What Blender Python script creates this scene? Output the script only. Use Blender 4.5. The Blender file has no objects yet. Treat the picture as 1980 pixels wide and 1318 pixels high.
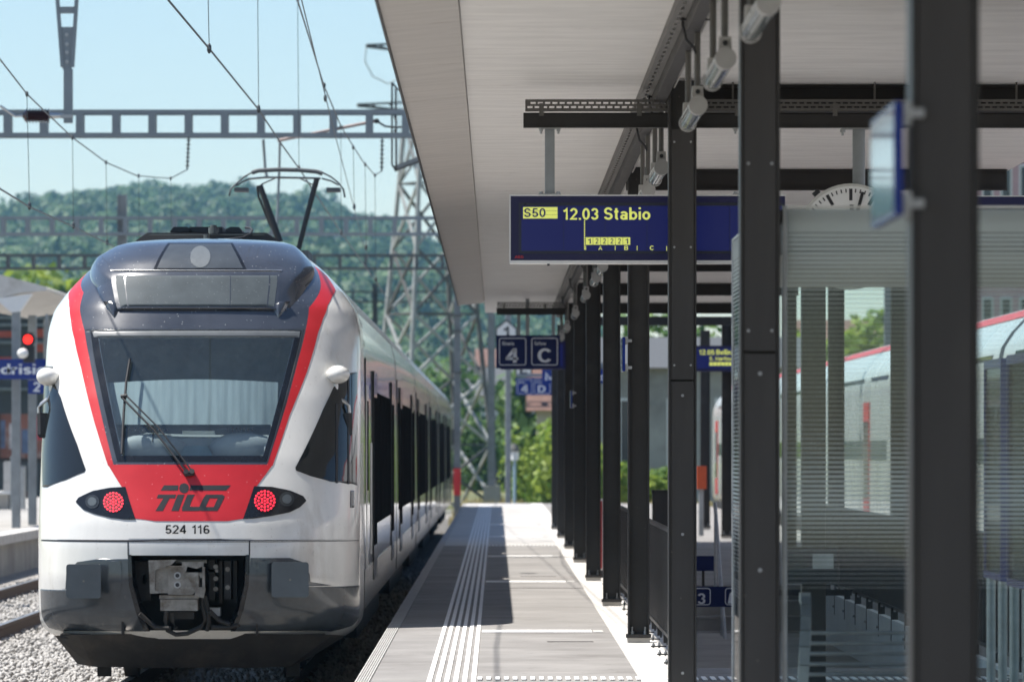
import bpy, math, random
import numpy as np
from mathutils import Vector, Matrix

C = bpy.context.scene.collection
SC = bpy.context.scene
R = math.radians
rng = random.Random(7)
NR = np.random.default_rng(11)

# ------------------------------------------------------------------ camera, sky, sun, exposure
F, CX, CY, H = 11000.0, 960.0, 866.0, 1.6      # focal length in photo pixels, vanishing point, eye height
cam_d = bpy.data.cameras.new('camera'); cam = bpy.data.objects.new('camera', cam_d); C.objects.link(cam)
cam.location = (0, 0, H); cam.rotation_euler = (R(90), 0, 0)
cam_d.sensor_width = 36; cam_d.lens = 200
cam_d.shift_x = 30 / 1980; cam_d.shift_y = 207 / 1980
cam_d.clip_start = 0.5; cam_d.clip_end = 8000
cam_d.dof.use_dof = True; cam_d.dof.focus_distance = 43; cam_d.dof.aperture_fstop = 5.6
SC.camera = cam

SUN_EL, SUN_AZ = 63.0, -4.0                       # from the left (-X), almost square to the track
sd = Vector((-math.cos(R(SUN_EL)) * math.cos(R(SUN_AZ)), -math.cos(R(SUN_EL)) * math.sin(R(SUN_AZ)), math.sin(R(SUN_EL))))
world = bpy.data.worlds.new('World'); SC.world = world; world.use_nodes = True
wt = world.node_tree; bg = wt.nodes['Background']
sky = wt.nodes.new('ShaderNodeTexSky'); sky.sky_type = 'NISHITA'; sky.sun_disc = False
sky.sun_elevation = R(SUN_EL); sky.sun_rotation = R(270 - SUN_AZ)
sky.air_density = 1.0; sky.dust_density = 0.15; sky.ozone_density = 3.0
wt.links.new(sky.outputs[0], bg.inputs[0]); bg.inputs[1].default_value = 0.085
sun_d = bpy.data.lights.new('sun', 'SUN'); sun = bpy.data.objects.new('sun', sun_d); C.objects.link(sun)
sun_d.energy = 5.0; sun_d.angle = R(0.5); sun_d.color = (1.0, 0.955, 0.89)
sun.rotation_euler = sd.to_track_quat('Z', 'Y').to_euler()
vs = SC.view_settings
vs.view_transform = 'Standard'; vs.look = 'None'; vs.gamma = 1.0; vs.exposure = 0.8
vs.use_curve_mapping = False
SC.cycles.use_denoising = True
SC.cycles.max_bounces = 10; SC.cycles.transparent_max_bounces = 24
SC.cycles.volume_bounces = 0
SC.cycles.sample_clamp_indirect = 6.0
SC.cycles.caustics_reflective = False; SC.cycles.caustics_refractive = False

def P(px, py, Y):
    return Vector(((px - CX) * Y / F, Y, H - (py - CY) * Y / F))

# ------------------------------------------------------------------ helpers
def lin(c):
    return tuple(((v / 255) / 12.92 if v / 255 <= 0.04045 else ((v / 255 + 0.055) / 1.055) ** 2.4) for v in c)

def _nodes(name):
    m = bpy.data.materials.new(name); m.use_nodes = True
    return m, m.node_tree, m.node_tree.nodes, m.node_tree.links, m.node_tree.nodes['Principled BSDF']

def mat(name, col, rough=0.5, metal=0.0, var=0.12, scale=8.0, bump=0.0, coat=0.0, stretch=(1, 1, 1), col2=None, thr=None, spec=0.5, bscale=None, specks=None):
    """Principled surface whose colour wanders by noise; col2 = a second colour mixed in by blotches."""
    m, t, n, l, b = _nodes(name)
    tc = n.new('ShaderNodeTexCoord'); mp = n.new('ShaderNodeMapping'); mp.inputs['Scale'].default_value = stretch
    l.new(tc.outputs['Object'], mp.inputs[0])
    nz = n.new('ShaderNodeTexNoise'); nz.inputs['Scale'].default_value = scale; nz.inputs['Detail'].default_value = 6; nz.inputs['Roughness'].default_value = 0.62
    l.new(mp.outputs[0], nz.inputs['Vector'])
    rp = n.new('ShaderNodeValToRGB')
    rp.color_ramp.elements[0].position = 0.3; rp.color_ramp.elements[1].position = 0.72
    rp.color_ramp.elements[0].color = (*[c * (1 - var) for c in col], 1)
    rp.color_ramp.elements[1].color = (*[min(1, c * (1 + var)) for c in col], 1)
    l.new(nz.outputs['Fac'], rp.inputs[0]); out = rp.outputs[0]
    if col2 is not None:
        n2 = n.new('ShaderNodeTexNoise'); n2.inputs['Scale'].default_value = scale * 0.45; n2.inputs['Detail'].default_value = 9; n2.inputs['Roughness'].default_value = 0.7
        l.new(mp.outputs[0], n2.inputs['Vector'])
        r2 = n.new('ShaderNodeValToRGB'); lo, hi = thr or (0.5, 0.65)
        r2.color_ramp.elements[0].position = lo; r2.color_ramp.elements[1].position = hi
        l.new(n2.outputs['Fac'], r2.inputs[0])
        mx = n.new('ShaderNodeMix'); mx.data_type = 'RGBA'
        l.new(r2.outputs[0], mx.inputs[0]); l.new(out, mx.inputs[6]); mx.inputs[7].default_value = (*col2, 1); out = mx.outputs[2]
    if specks is not None:                           # sparse fly marks / dust spots: (colour, cells per metre, radius, share)
        sc_, ss_, sr_, sh_ = specks
        vo = n.new('ShaderNodeTexVoronoi'); vo.inputs['Scale'].default_value = ss_; l.new(tc.outputs['Object'], vo.inputs['Vector'])
        lt = n.new('ShaderNodeMath'); lt.operation = 'LESS_THAN'; lt.inputs[1].default_value = sr_; l.new(vo.outputs['Distance'], lt.inputs[0])
        sx = n.new('ShaderNodeSeparateColor'); l.new(vo.outputs['Color'], sx.inputs[0])
        l2 = n.new('ShaderNodeMath'); l2.operation = 'LESS_THAN'; l2.inputs[1].default_value = sh_; l.new(sx.outputs[0], l2.inputs[0])
        mm = n.new('ShaderNodeMath'); mm.operation = 'MULTIPLY'; l.new(lt.outputs[0], mm.inputs[0]); l.new(l2.outputs[0], mm.inputs[1])
        m8 = n.new('ShaderNodeMath'); m8.operation = 'MULTIPLY'; m8.inputs[1].default_value = 0.5; l.new(mm.outputs[0], m8.inputs[0])
        mx = n.new('ShaderNodeMix'); mx.data_type = 'RGBA'; l.new(m8.outputs[0], mx.inputs[0]); l.new(out, mx.inputs[6]); mx.inputs[7].default_value = (*sc_, 1); out = mx.outputs[2]
    l.new(out, b.inputs['Base Color'])
    rr = n.new('ShaderNodeMapRange'); rr.inputs[3].default_value = max(0.02, rough - 0.07); rr.inputs[4].default_value = min(1, rough + 0.07)
    l.new(nz.outputs['Fac'], rr.inputs[0]); l.new(rr.outputs[0], b.inputs['Roughness'])
    b.inputs['Metallic'].default_value = metal
    b.inputs['Specular IOR Level'].default_value = spec
    if coat: b.inputs['Coat Weight'].default_value = coat; b.inputs['Coat Roughness'].default_value = 0.06
    if bump:
        nb = n.new('ShaderNodeTexNoise'); nb.inputs['Scale'].default_value = bscale or scale * 6; nb.inputs['Detail'].default_value = 5
        l.new(mp.outputs[0], nb.inputs['Vector'])
        bp = n.new('ShaderNodeBump'); bp.inputs['Strength'].default_value = bump; bp.inputs['Distance'].default_value = 0.02
        l.new(nb.outputs['Fac'], bp.inputs['Height']); l.new(bp.outputs[0], b.inputs['Normal'])
    return m

def leafmat(name, c1, c2, scale=0.5, trans=0.25, rnd=0.6):
    """Foliage: every leaf face takes its own shade, whole clumps lean to one of two greens."""
    m, t, n, l, b = _nodes(name)
    g = n.new('ShaderNodeNewGeometry')
    tc = n.new('ShaderNodeTexCoord'); nz = n.new('ShaderNodeTexNoise'); nz.inputs['Scale'].default_value = scale; nz.inputs['Detail'].default_value = 3
    l.new(tc.outputs['Object'], nz.inputs['Vector'])
    ad = n.new('ShaderNodeMath'); ad.operation = 'MULTIPLY_ADD'; ad.inputs[1].default_value = rnd
    l.new(g.outputs['Random Per Island'], ad.inputs[0])
    s2 = n.new('ShaderNodeMath'); s2.operation = 'MULTIPLY_ADD'; s2.inputs[1].default_value = 1.6; s2.inputs[2].default_value = -0.32 - rnd / 2
    l.new(nz.outputs['Fac'], s2.inputs[0]); l.new(s2.outputs[0], ad.inputs[2])
    rp = n.new('ShaderNodeValToRGB'); rp.color_ramp.elements[0].color = (*c1, 1); rp.color_ramp.elements[1].color = (*c2, 1)
    l.new(ad.outputs[0], rp.inputs[0]); l.new(rp.outputs[0], b.inputs['Base Color']); b.inputs['Roughness'].default_value = 0.6
    tr = n.new('ShaderNodeBsdfTranslucent'); l.new(rp.outputs[0], tr.inputs[0])
    mx = n.new('ShaderNodeMixShader'); mx.inputs[0].default_value = trans
    l.new(b.outputs[0], mx.inputs[1]); l.new(tr.outputs[0], mx.inputs[2]); l.new(mx.outputs[0], n['Material Output'].inputs[0])
    return m

def glass(name, tint, refl=1.0, rough=0.01, dust=0.0, ior=1.5):
    """Thin pane: tinted see-through plus mirror by Fresnel."""
    m, t, n, l, b = _nodes(name); n.remove(b)
    tr = n.new('ShaderNodeBsdfTransparent'); tr.inputs[0].default_value = (*tint, 1)
    gl = n.new('ShaderNodeBsdfGlossy'); gl.inputs['Roughness'].default_value = rough; gl.inputs['Color'].default_value = (refl, refl, refl, 1)
    fr = n.new('ShaderNodeFresnel'); gb = n.new('ShaderNodeNewGeometry'); mi = n.new('ShaderNodeMapRange'); mi.inputs[3].default_value = ior; mi.inputs[4].default_value = 1 / ior; l.new(gb.outputs['Backfacing'], mi.inputs[0]); l.new(mi.outputs[0], fr.inputs[0])
    mx = n.new('ShaderNodeMixShader'); l.new(fr.outputs[0], mx.inputs[0]); l.new(tr.outputs[0], mx.inputs[1]); l.new(gl.outputs[0], mx.inputs[2])
    out = mx.outputs[0]
    if dust:
        nz = n.new('ShaderNodeTexNoise'); nz.inputs['Scale'].default_value = 5; nz.inputs['Detail'].default_value = 10; nz.inputs['Roughness'].default_value = 0.75
        sp = n.new('ShaderNodeTexVoronoi'); sp.inputs['Scale'].default_value = 28
        rs = n.new('ShaderNodeMapRange'); rs.inputs[1].default_value = 0.04; rs.inputs[2].default_value = 0.09; rs.inputs[3].default_value = 0.5; rs.inputs[4].default_value = 0.0; l.new(sp.outputs['Distance'], rs.inputs[0])
        mr = n.new('ShaderNodeMapRange'); mr.inputs[1].default_value = 0.3; mr.inputs[2].default_value = 0.7; mr.inputs[3].default_value = dust * 0.6; mr.inputs[4].default_value = dust * 1.3; l.new(nz.outputs['Fac'], mr.inputs[0])
        ad = n.new('ShaderNodeMath'); ad.operation = 'ADD'; ad.use_clamp = True; l.new(rs.outputs[0], ad.inputs[0]); l.new(mr.outputs[0], ad.inputs[1])
        tc = n.new('ShaderNodeTexCoord'); l.new(tc.outputs['Object'], nz.inputs['Vector']); l.new(tc.outputs['Object'], sp.inputs['Vector'])
        df = n.new('ShaderNodeBsdfDiffuse'); df.inputs[0].default_value = (0.42, 0.50, 0.52, 1)
        m3 = n.new('ShaderNodeMixShader'); l.new(ad.outputs[0], m3.inputs[0]); l.new(out, m3.inputs[1]); l.new(df.outputs[0], m3.inputs[2]); out = m3.outputs[0]
    l.new(out, n['Material Output'].inputs[0])
    return m

def film(name, col, cover):
    """Frosted print on glass: part pale diffuse / translucent, part clear."""
    m, t, n, l, b = _nodes(name); n.remove(b)
    tr = n.new('ShaderNodeBsdfTransparent'); d = n.new('ShaderNodeBsdfDiffuse'); d.inputs[0].default_value = (*col, 1)
    tl = n.new('ShaderNodeBsdfTranslucent'); tl.inputs[0].default_value = (*col, 1)
    m1 = n.new('ShaderNodeMixShader'); m1.inputs[0].default_value = 0.5; l.new(d.outputs[0], m1.inputs[1]); l.new(tl.outputs[0], m1.inputs[2])
    m2 = n.new('ShaderNodeMixShader'); m2.inputs[0].default_value = cover; l.new(tr.outputs[0], m2.inputs[1]); l.new(m1.outputs[0], m2.inputs[2])
    l.new(m2.outputs[0], n['Material Output'].inputs[0])
    return m

def emit(name, col, strength):
    m, t, n, l, b = _nodes(name)
    b.inputs['Base Color'].default_value = (*[c * 0.3 for c in col], 1); b.inputs['Emission Color'].default_value = (*col, 1); b.inputs['Emission Strength'].default_value = strength
    return m

class MB:
    """Collects shapes and links them as one mesh object."""
    def __init__(s): s.v = []; s.f = []; s.sm = []
    def add(s, vs, fs, smooth=False):
        o = len(s.v); s.v += [tuple(p) for p in vs]; s.f += [tuple(i + o for i in f) for f in fs]; s.sm += [smooth] * len(fs); return s
    def box(s, x0, x1, y0, y1, z0, z1):
        return s.add([(x0,y0,z0),(x1,y0,z0),(x1,y1,z0),(x0,y1,z0),(x0,y0,z1),(x1,y0,z1),(x1,y1,z1),(x0,y1,z1)],
                     [(0,3,2,1),(4,5,6,7),(0,1,5,4),(1,2,6,5),(2,3,7,6),(3,0,4,7)])
    def cbox(s, x0, x1, y0, y1, z0, z1, c=0.004):
        """box with chamfered vertical edges"""
        p = [(x0+c,y0),(x1-c,y0),(x1,y0+c),(x1,y1-c),(x1-c,y1),(x0+c,y1),(x0,y1-c),(x0,y0+c)]
        return s.prism([(a, b, z0) for a, b in p], (0, 0, z1 - z0))
    def prism(s, poly, vec, smooth=False):
        n = len(poly); a = [Vector(p) for p in poly]; b = [p + Vector(vec) for p in a]
        s.add(a + b, [tuple(range(n - 1, -1, -1)), tuple(range(n, 2 * n))])
        if smooth: s.add(a + b, [(i, (i + 1) % n, n + (i + 1) % n, n + i) for i in range(n)], True)
        else: s.add(a + b, [(i, (i + 1) % n, n + (i + 1) % n, n + i) for i in range(n)])
        return s
    def bar(s, p0, p1, w, h=None):
        """square bar between two points"""
        p0, p1 = Vector(p0), Vector(p1); h = h or w
        d = (p1 - p0).normalized(); up = Vector((0, 0, 1)) if abs(d.z) < 0.9 else Vector((0, 1, 0))
        x = d.cross(up).normalized() * w / 2; y = x.cross(d).normalized() * h / 2
        q = [-x - y, x - y, x + y, -x + y]
        return s.add([p0 + k for k in q] + [p1 + k for k in q], [(3,2,1,0),(4,5,6,7),(0,1,5,4),(1,2,6,5),(2,3,7,6),(3,0,4,7)])
    def tube(s, pts, r, n=8, r2=None, caps=True):
        pts = [Vector(p) for p in pts]; m = len(pts); vs = []
        for i, p in enumerate(pts):
            d = (pts[min(i + 1, m - 1)] - pts[max(i - 1, 0)]).normalized()
            up = Vector((0, 0, 1)) if abs(d.z) < 0.9 else Vector((0, 1, 0))
            x = d.cross(up).normalized(); y = x.cross(d).normalized()
            rr = r if r2 is None else r + (r2 - r) * i / max(1, m - 1)
            vs += [p + (x * math.cos(2 * math.pi * k / n) + y * math.sin(2 * math.pi * k / n)) * rr for k in range(n)]
        s.add(vs, [(i*n+k, i*n+(k+1)%n, (i+1)*n+(k+1)%n, (i+1)*n+k) for i in range(m-1) for k in range(n)], True)
        if caps:
            s.add(vs[:n], [tuple(range(n - 1, -1, -1))]); s.add(vs[-n:], [tuple(range(n))])
        return s
    def ellipsoid(s, c, r, nu=20, nv=12):
        vs = []; c = Vector(c)
        for i in range(nv + 1):
            th = math.pi * i / nv
            vs += [c + Vector((r[0]*math.sin(th)*math.cos(2*math.pi*k/nu), r[1]*math.sin(th)*math.sin(2*math.pi*k/nu), r[2]*math.cos(th))) for k in range(nu)]
        return s.add(vs, [(i*nu+k, (i+1)*nu+k, (i+1)*nu+(k+1)%nu, i*nu+(k+1)%nu) for i in range(nv) for k in range(nu)], True)
    def grid(s, g, smooth=True, flip=False):
        n, m = len(g), len(g[0]); vs = [p for row in g for p in row]
        return s.add(vs, [((i*m+j, i*m+j+1, (i+1)*m+j+1, (i+1)*m+j) if not flip else (i*m+j, (i+1)*m+j, (i+1)*m+j+1, i*m+j+1)) for i in range(n-1) for j in range(m-1)], smooth)
    def mesh(s, name, m):
        me = bpy.data.meshes.new(name); me.from_pydata(s.v, [], s.f); me.polygons.foreach_set('use_smooth', s.sm)
        if m is not None: me.materials.append(m)
        me.update(); return me
    def build(s, name, m, parent=None, **kw):
        return link(bpy.data.objects.new(name, s.mesh(name, m)), parent, **kw)

def link(o, parent=None, label=None, cat=None, group=None, kind=None, loc=None):
    C.objects.link(o)
    if parent is not None: o.parent = parent
    if loc is not None: o.location = loc
    return tag(o, label, cat, group, kind)
def tag(o, label=None, cat=None, group=None, kind=None):
    if label: o['label'] = label
    if cat: o['category'] = cat
    if group: o['group'] = group
    if kind: o['kind'] = kind
    return o
def thing(name, label, cat, loc=(0, 0, 0), rz=0.0, group=None):
    o = bpy.data.objects.new(name, None); o.empty_display_size = 0.2
    o.rotation_euler = (0, 0, rz)
    return link(o, None, label, cat, group, 'thing', loc)
KIDS = {}
def copy_tree(o, parent=None):
    c = o.copy(); C.objects.link(c)
    if parent is not None: c.parent = parent
    for ch in [k for k in C.objects if k.parent == o]: copy_tree(ch, c)
    return c
def inst(src, parent, loc, name=None):
    """one more piece that shares the mesh of src"""
    c = src.copy(); C.objects.link(c); c.parent = parent; c.location = loc; return c
def _arc(cx, cy, rx, ry, a0, a1, n=14): return [(cx + rx * math.cos(R(a0 + (a1 - a0) * k / n)), cy + ry * math.sin(R(a0 + (a1 - a0) * k / n))) for k in range(n + 1)]
def _ell(cx, cy, rx, ry): return _arc(cx, cy, rx, ry, 0, 360, 26)
GLYPH = {
 '0': (.56, [_ell(.28, .5, .205, .425)]), '1': (.42, [[(.03, .73), (.16, .78), (.27, .925), (.27, 0)]]),
 '2': (.56, [_arc(.28, .69, .205, .235, 172, -35) + [(.075, .075), (.53, .075)]]), '3': (.56, [_arc(.27, .715, .19, .21, 165, -90), _arc(.27, .29, .205, .215, 90, -165)]),
 '4': (.58, [[(.415, 0), (.415, 1.0)], [(.40, .94), (.055, .28)], [(.0, .275), (.57, .275)]]), '5': (.56, [[(.50, .925), (.16, .925), (.105, .47)] + _arc(.28, .305, .205, .23, 135, -160)]),
 '6': (.56, [_ell(.285, .29, .205, .215), _arc(.30, .5, .22, .425, 45, 190)]),
 'S': (.62, [_arc(.31, .71, .21, .215, 12, 262) + _arc(.31, .285, .225, .21, 82, -168)]), 't': (.32, [[(.14, .93), (.14, .2)] + _arc(.24, .17, .10, .095, 180, 285), [(0, .66), (.29, .66)]]),
 'a': (.52, [_ell(.23, .215, .155, .145), [(.42, 0), (.42, .46)] + _arc(.245, .46, .175, .15, 0, 160)]), 'b': (.55, [[(.075, 0), (.075, 1)], _ell(.275, .335, .2, .262)]),
 'd': (.55, [[(.475, 0), (.475, 1)], _ell(.275, .335, .2, .262)]), 'i': (.15, [[(.075, 0), (.075, .67)], [(.075, .85), (.075, 1)]]), 'l': (.15, [[(.075, 0), (.075, 1)]]),
 'o': (.55, [_ell(.275, .335, .2, .262)]), 'e': (.55, [[(.085, .345), (.465, .345)] + _arc(.275, .335, .195, .262, 8, 318)]), 'n': (.53, [[(.075, 0), (.075, .67)], _arc(.265, .42, .19, .178, 175, 0) + [(.455, 0)]]),
 'r': (.35, [[(.075, 0), (.075, .67)], _arc(.29, .36, .215, .238, 180, 80)]), 's': (.46, [_arc(.23, .485, .15, .115, 20, 262) + _arc(.23, .2, .16, .125, 82, -160)]),
 'z': (.47, [[(.04, .60), (.41, .60), (.05, .07), (.44, .07)]]), 'B': (.63, [[(.075, 0.07), (.075, .93)], [(.075, .925), (.33, .925)] + _arc(.34, .72, .18, .205, 90, -90) + [(.075, .515)], [(.33, .51)] + _arc(.35, .293, .2, .218, 90, -90) + [(.075, .075)]]),
 'C': (.68, [_arc(.35, .5, .27, .425, 38, 322, 22)]), 'D': (.66, [[(.075, 0.03), (.075, .97)], [(.075, .925), (.27, .925)] + _arc(.27, .5, .315, .425, 90, -90, 18) + [(.075, .075)]]),
 'E': (.56, [[(.075, 0.0), (.075, 1)], [(.075, .925), (.54, .925)], [(.075, .51), (.49, .51)], [(.075, .075), (.55, .075)]]), 'M': (.8, [[(.075, 0), (.075, .96), (.40, .12), (.725, .96), (.725, 0)]]),
 'A': (.66, [[(.03, 0), (.33, .96), (.63, 0)], [(.14, .31), (.52, .31)]]), 'G': (.72, [_arc(.35, .5, .27, .425, 38, 335, 20) + [(.62, .45), (.40, .45)]]), '.': (.17, [[(.085, 0), (.085, .15)]]), ' ': (.26, []),
}
def strokes(s, t=0.15, gap=0.10):
    """flat outline of lettering in cap-height units -> verts (x, z), quads"""
    V, Fq, x0 = [], [], 0.0
    for ch in s:
        w, pls = GLYPH[ch]
        for pl in pls:
            p = [Vector((x0 + a, b)) for a, b in pl]; closed = (p[0] - p[-1]).length < 1e-4; n = len(p)
            if closed: p = p[:-1]; n -= 1
            o = len(V)
            for i in range(n):
                a = p[i - 1] if (closed or i) else None; b = p[(i + 1) % n] if (closed or i < n - 1) else None
                d1 = (p[i] - a).normalized() if a is not None else None; d2 = (b - p[i]).normalized() if b is not None else None
                d = ((d1 or d2) + (d2 or d1)).normalized(); nn = Vector((-d.y, d.x)); k = 1.0
                if d1 is not None and d2 is not None: k = min(1.9, 1 / max(0.35, d.dot(d1)))
                V += [tuple(p[i] + nn * t / 2 * k), tuple(p[i] - nn * t / 2 * k)]
            m = n if closed else n - 1
            Fq += [(o + 2 * i, o + 2 * i + 1, o + 2 * ((i + 1) % n) + 1, o + 2 * ((i + 1) % n)) for i in range(m)]
        x0 += w + gap
    return V, Fq
def quads(name, V, m, parent=None, **kw):
    """mesh of loose quads from an (n,4,3) array (leaf faces, stones)"""
    n = len(V); me = bpy.data.meshes.new(name)
    me.vertices.add(n * 4); me.vertices.foreach_set('co', V.astype(np.float32).ravel())
    me.loops.add(n * 4); me.loops.foreach_set('vertex_index', np.arange(n * 4, dtype=np.int32))
    me.polygons.add(n); me.polygons.foreach_set('loop_start', np.arange(0, n * 4, 4, dtype=np.int32))
    me.materials.append(m); me.update(calc_edges=True); me.validate()
    return link(bpy.data.objects.new(name, me), parent, **kw)
def leaf_faces(cent, nrm, size, flat=0.55):
    """n rhombic leaf faces at cent, roughly facing nrm"""
    n = len(cent)
    d = nrm + NR.normal(size=(n, 3)) * flat; d /= np.linalg.norm(d, axis=1)[:, None]
    a = np.cross(d, NR.normal(size=(n, 3))); a /= np.linalg.norm(a, axis=1)[:, None] + 1e-9
    b = np.cross(d, a); s = (size * NR.uniform(0.55, 1.25, n))[:, None]
    return np.stack([cent - a * s, cent - b * s * 0.6, cent + a * s, cent + b * s * 0.6], 1)
def crown(c, r, n, size, lobes=9):
    """points spread over lumpy lobes inside an ellipsoid -> leaf faces"""
    c = np.array(c); r = np.array(r)
    L = NR.normal(size=(lobes, 3)); L /= np.linalg.norm(L, axis=1)[:, None]; L *= NR.uniform(0.25, 0.72, lobes)[:, None]
    lr = NR.uniform(0.3, 0.52, lobes); k = NR.integers(0, lobes, n)
    q = NR.normal(size=(n, 3)); q /= np.linalg.norm(q, axis=1)[:, None]
    p = L[k] + q * (lr[k] * NR.uniform(0.72, 1.08, n))[:, None]
    return leaf_faces(c + p * r, q, size)

# ------------------------------------------------------------------ materials
M = {}
M['white_paint'] = mat('white_train_paint', (0.70, 0.69, 0.655), 0.22, var=0.07, scale=1.5, coat=0.6, stretch=(2.6, 2.6, 0.7), col2=(0.44, 0.39, 0.32), thr=(0.54, 0.82), specks=((0.28, 0.22, 0.17), 22, 0.10, 0.45))
M['red_paint'] = mat('red_train_paint', (0.50, 0.016, 0.021), 0.36, var=0.12, scale=2, coat=0.15, specks=((0.75, 0.55, 0.5), 24, 0.11, 0.4))
M['graphite'] = mat('graphite_paint', (0.045, 0.050, 0.062), 0.24, var=0.18, scale=3, coat=1.0, col2=(0.09, 0.095, 0.1), thr=(0.62, 0.8), specks=((0.5, 0.52, 0.5), 26, 0.13, 0.4))
M['bumper_grey'] = mat('bumper_grey_paint', (0.046, 0.054, 0.062), 0.20, var=0.25, scale=5, coat=0.4, col2=(0.17, 0.165, 0.15), thr=(0.58, 0.75))
M['black'] = mat('black_gloss', (0.012, 0.013, 0.016), 0.16, var=0.2, scale=6)
M['rubber'] = mat('black_rubber', (0.02, 0.02, 0.022), 0.6, var=0.2)
M['under'] = mat('underframe_dirt', (0.022, 0.020, 0.018), 0.8, var=0.4, scale=6, col2=(0.055, 0.044, 0.036), thr=(0.5, 0.7))
M['steel'] = mat('dull_cast_steel', (0.24, 0.23, 0.215), 0.45, 0.6, var=0.3, scale=12, col2=(0.10, 0.075, 0.055), thr=(0.5, 0.7))
M['buffer'] = mat('buffer_plate_steel', (0.085, 0.10, 0.115), 0.34, 0.3, var=0.15, scale=4, col2=(0.10, 0.11, 0.12), thr=(0.5, 0.7))
M['silver'] = mat('aluminium', (0.55, 0.55, 0.54), 0.35, 0.85, var=0.1)
M['roof_grey'] = mat('train_roof_grey', (0.33, 0.345, 0.35), 0.35, 0.2, var=0.15, scale=1.2, coat=0.3)
M['column'] = mat('anthracite_steel_paint', (0.031, 0.029, 0.028), 0.42, 0.0, var=0.22, scale=3, bump=0.04, bscale=90, spec=0.35, col2=(0.052, 0.048, 0.045), thr=(0.52, 0.72), specks=((0.16, 0.14, 0.12), 16, 0.07, 0.3))
M['column_panel'] = mat('anthracite_panel', (0.044, 0.041, 0.040), 0.46, 0.0, var=0.18, scale=5, stretch=(1, 1, 0.16), spec=0.35, col2=(0.068, 0.063, 0.058), thr=(0.55, 0.72), specks=((0.18, 0.16, 0.14), 13, 0.06, 0.3))
M['beam'] = mat('dark_beam_paint', (0.025, 0.023, 0.022), 0.55, var=0.2, spec=0.3, scale=3)
M['tray'] = mat('brown_grey_tray', (0.10, 0.095, 0.088), 0.5, 0.2, var=0.15)
M['galv'] = mat('galvanised_steel', (0.36, 0.37, 0.375), 0.45, 0.55, var=0.18, scale=10)
M['galv_pole'] = mat('weathered_zinc_pole', (0.25, 0.27, 0.28), 0.6, 0.2, var=0.2, scale=4)
M['asphalt'] = mat('platform_asphalt', (0.250, 0.240, 0.230), 0.92, var=0.16, scale=1.1, bump=0.10, bscale=90, spec=0.25, col2=(0.165, 0.156, 0.148), thr=(0.50, 0.70), specks=((0.10, 0.085, 0.08), 5, 0.12, 0.4))
M['edge'] = mat('edge_concrete', (0.44, 0.43, 0.41), 0.85, var=0.14, scale=5, bump=0.2, col2=(0.33, 0.31, 0.29), thr=(0.5, 0.75))
M['curb'] = mat('pale_curb_concrete', (0.58, 0.56, 0.53), 0.85, var=0.10, scale=4, bump=0.15, col2=(0.40, 0.37, 0.33), thr=(0.52, 0.72))
M['white_line'] = mat('white_road_paint', (0.80, 0.79, 0.77), 0.7, var=0.05, scale=9, col2=(0.50, 0.49, 0.47), thr=(0.60, 0.78))
M['tar'] = mat('tar_joint', (0.055, 0.05, 0.048), 0.7)
M['concrete'] = mat('old_concrete', (0.36, 0.345, 0.32), 0.9, var=0.18, scale=1.2, bump=0.2, col2=(0.2, 0.19, 0.175), thr=(0.5, 0.75))
M['pale_concrete'] = mat('pale_wall_concrete', (0.66, 0.66, 0.65), 0.85, var=0.12, scale=1.5, bump=0.1)
M['ballast'] = mat('ballast_ground', (0.30, 0.285, 0.265), 0.95, var=0.45, scale=14, bump=0.9, bscale=18, col2=(0.14, 0.125, 0.11), thr=(0.45, 0.6))
M['stone'] = mat('ballast_stone', (0.36, 0.35, 0.335), 0.92, var=0.35, scale=9, bump=0.3)
M['rail'] = mat('rail_steel', (0.40, 0.38, 0.36), 0.3, 0.8, var=0.1)
M['rust'] = mat('rusty_rail_side', (0.085, 0.055, 0.042), 0.85, var=0.25)
M['sleeper'] = mat('sleeper_concrete', (0.29, 0.275, 0.25), 0.9, var=0.15)
M['sign_blue'] = mat('sign_blue_enamel', (0.006, 0.026, 0.20), 0.22, var=0.06, spec=0.25, coat=0.12)
M['gloss_blue'] = mat('glossy_blue_enamel', (0.010, 0.05, 0.22), 0.06, var=0.04, coat=1.0)
M['sign_navy'] = mat('sign_navy_enamel', (0.006, 0.011, 0.070), 0.3, var=0.06, spec=0.2)
M['display_blue'] = emit('display_blue_housing', (0.004, 0.005, 0.070), 0.12)  # faint glow put into the housing, which is no lamp itself
M['lcd'] = emit('display_blue_lcd', (0.003, 0.009, 0.115), 0.28)
M['lcd_dark'] = mat('display_dark_rim', (0.010, 0.016, 0.035), 0.3)
M['lcd_yellow'] = emit('display_yellow_segments', (0.60, 0.64, 0.14), 0.55)
M['lcd_red'] = mat('small_red_lettering', (0.6, 0.03, 0.02), 0.5)
M['white_sign'] = mat('white_sign_enamel', (0.74, 0.74, 0.73), 0.35, var=0.04)
M['white_letter'] = mat('white_lettering', (0.70, 0.72, 0.76), 0.4, var=0.03)
M['number_black'] = mat('black_lettering', (0.015, 0.015, 0.018), 0.5)
M['led_red'] = emit('red_led', (1.0, 0.02, 0.045), 1.5)
M['signal_red'] = emit('red_signal_lens', (1.0, 0.015, 0.01), 2.2)
M['lens_grey'] = mat('grey_lamp_lens', (0.05, 0.055, 0.06), 0.12, 0.3, var=0.3, scale=60)
M['lens_pale'] = mat('pale_lamp_reflector', (0.42, 0.45, 0.48), 0.15, 0.3)
M['lens_mid'] = mat('dusty_lamp_lens', (0.085, 0.10, 0.11), 0.3, var=0.1, scale=40)
M['cab_dark'] = mat('cab_dark_lining', (0.13, 0.21, 0.25), 0.7, var=0.2)
M['cab_grey'] = mat('cab_console_grey', (0.20, 0.225, 0.24), 0.6, var=0.1)
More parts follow.
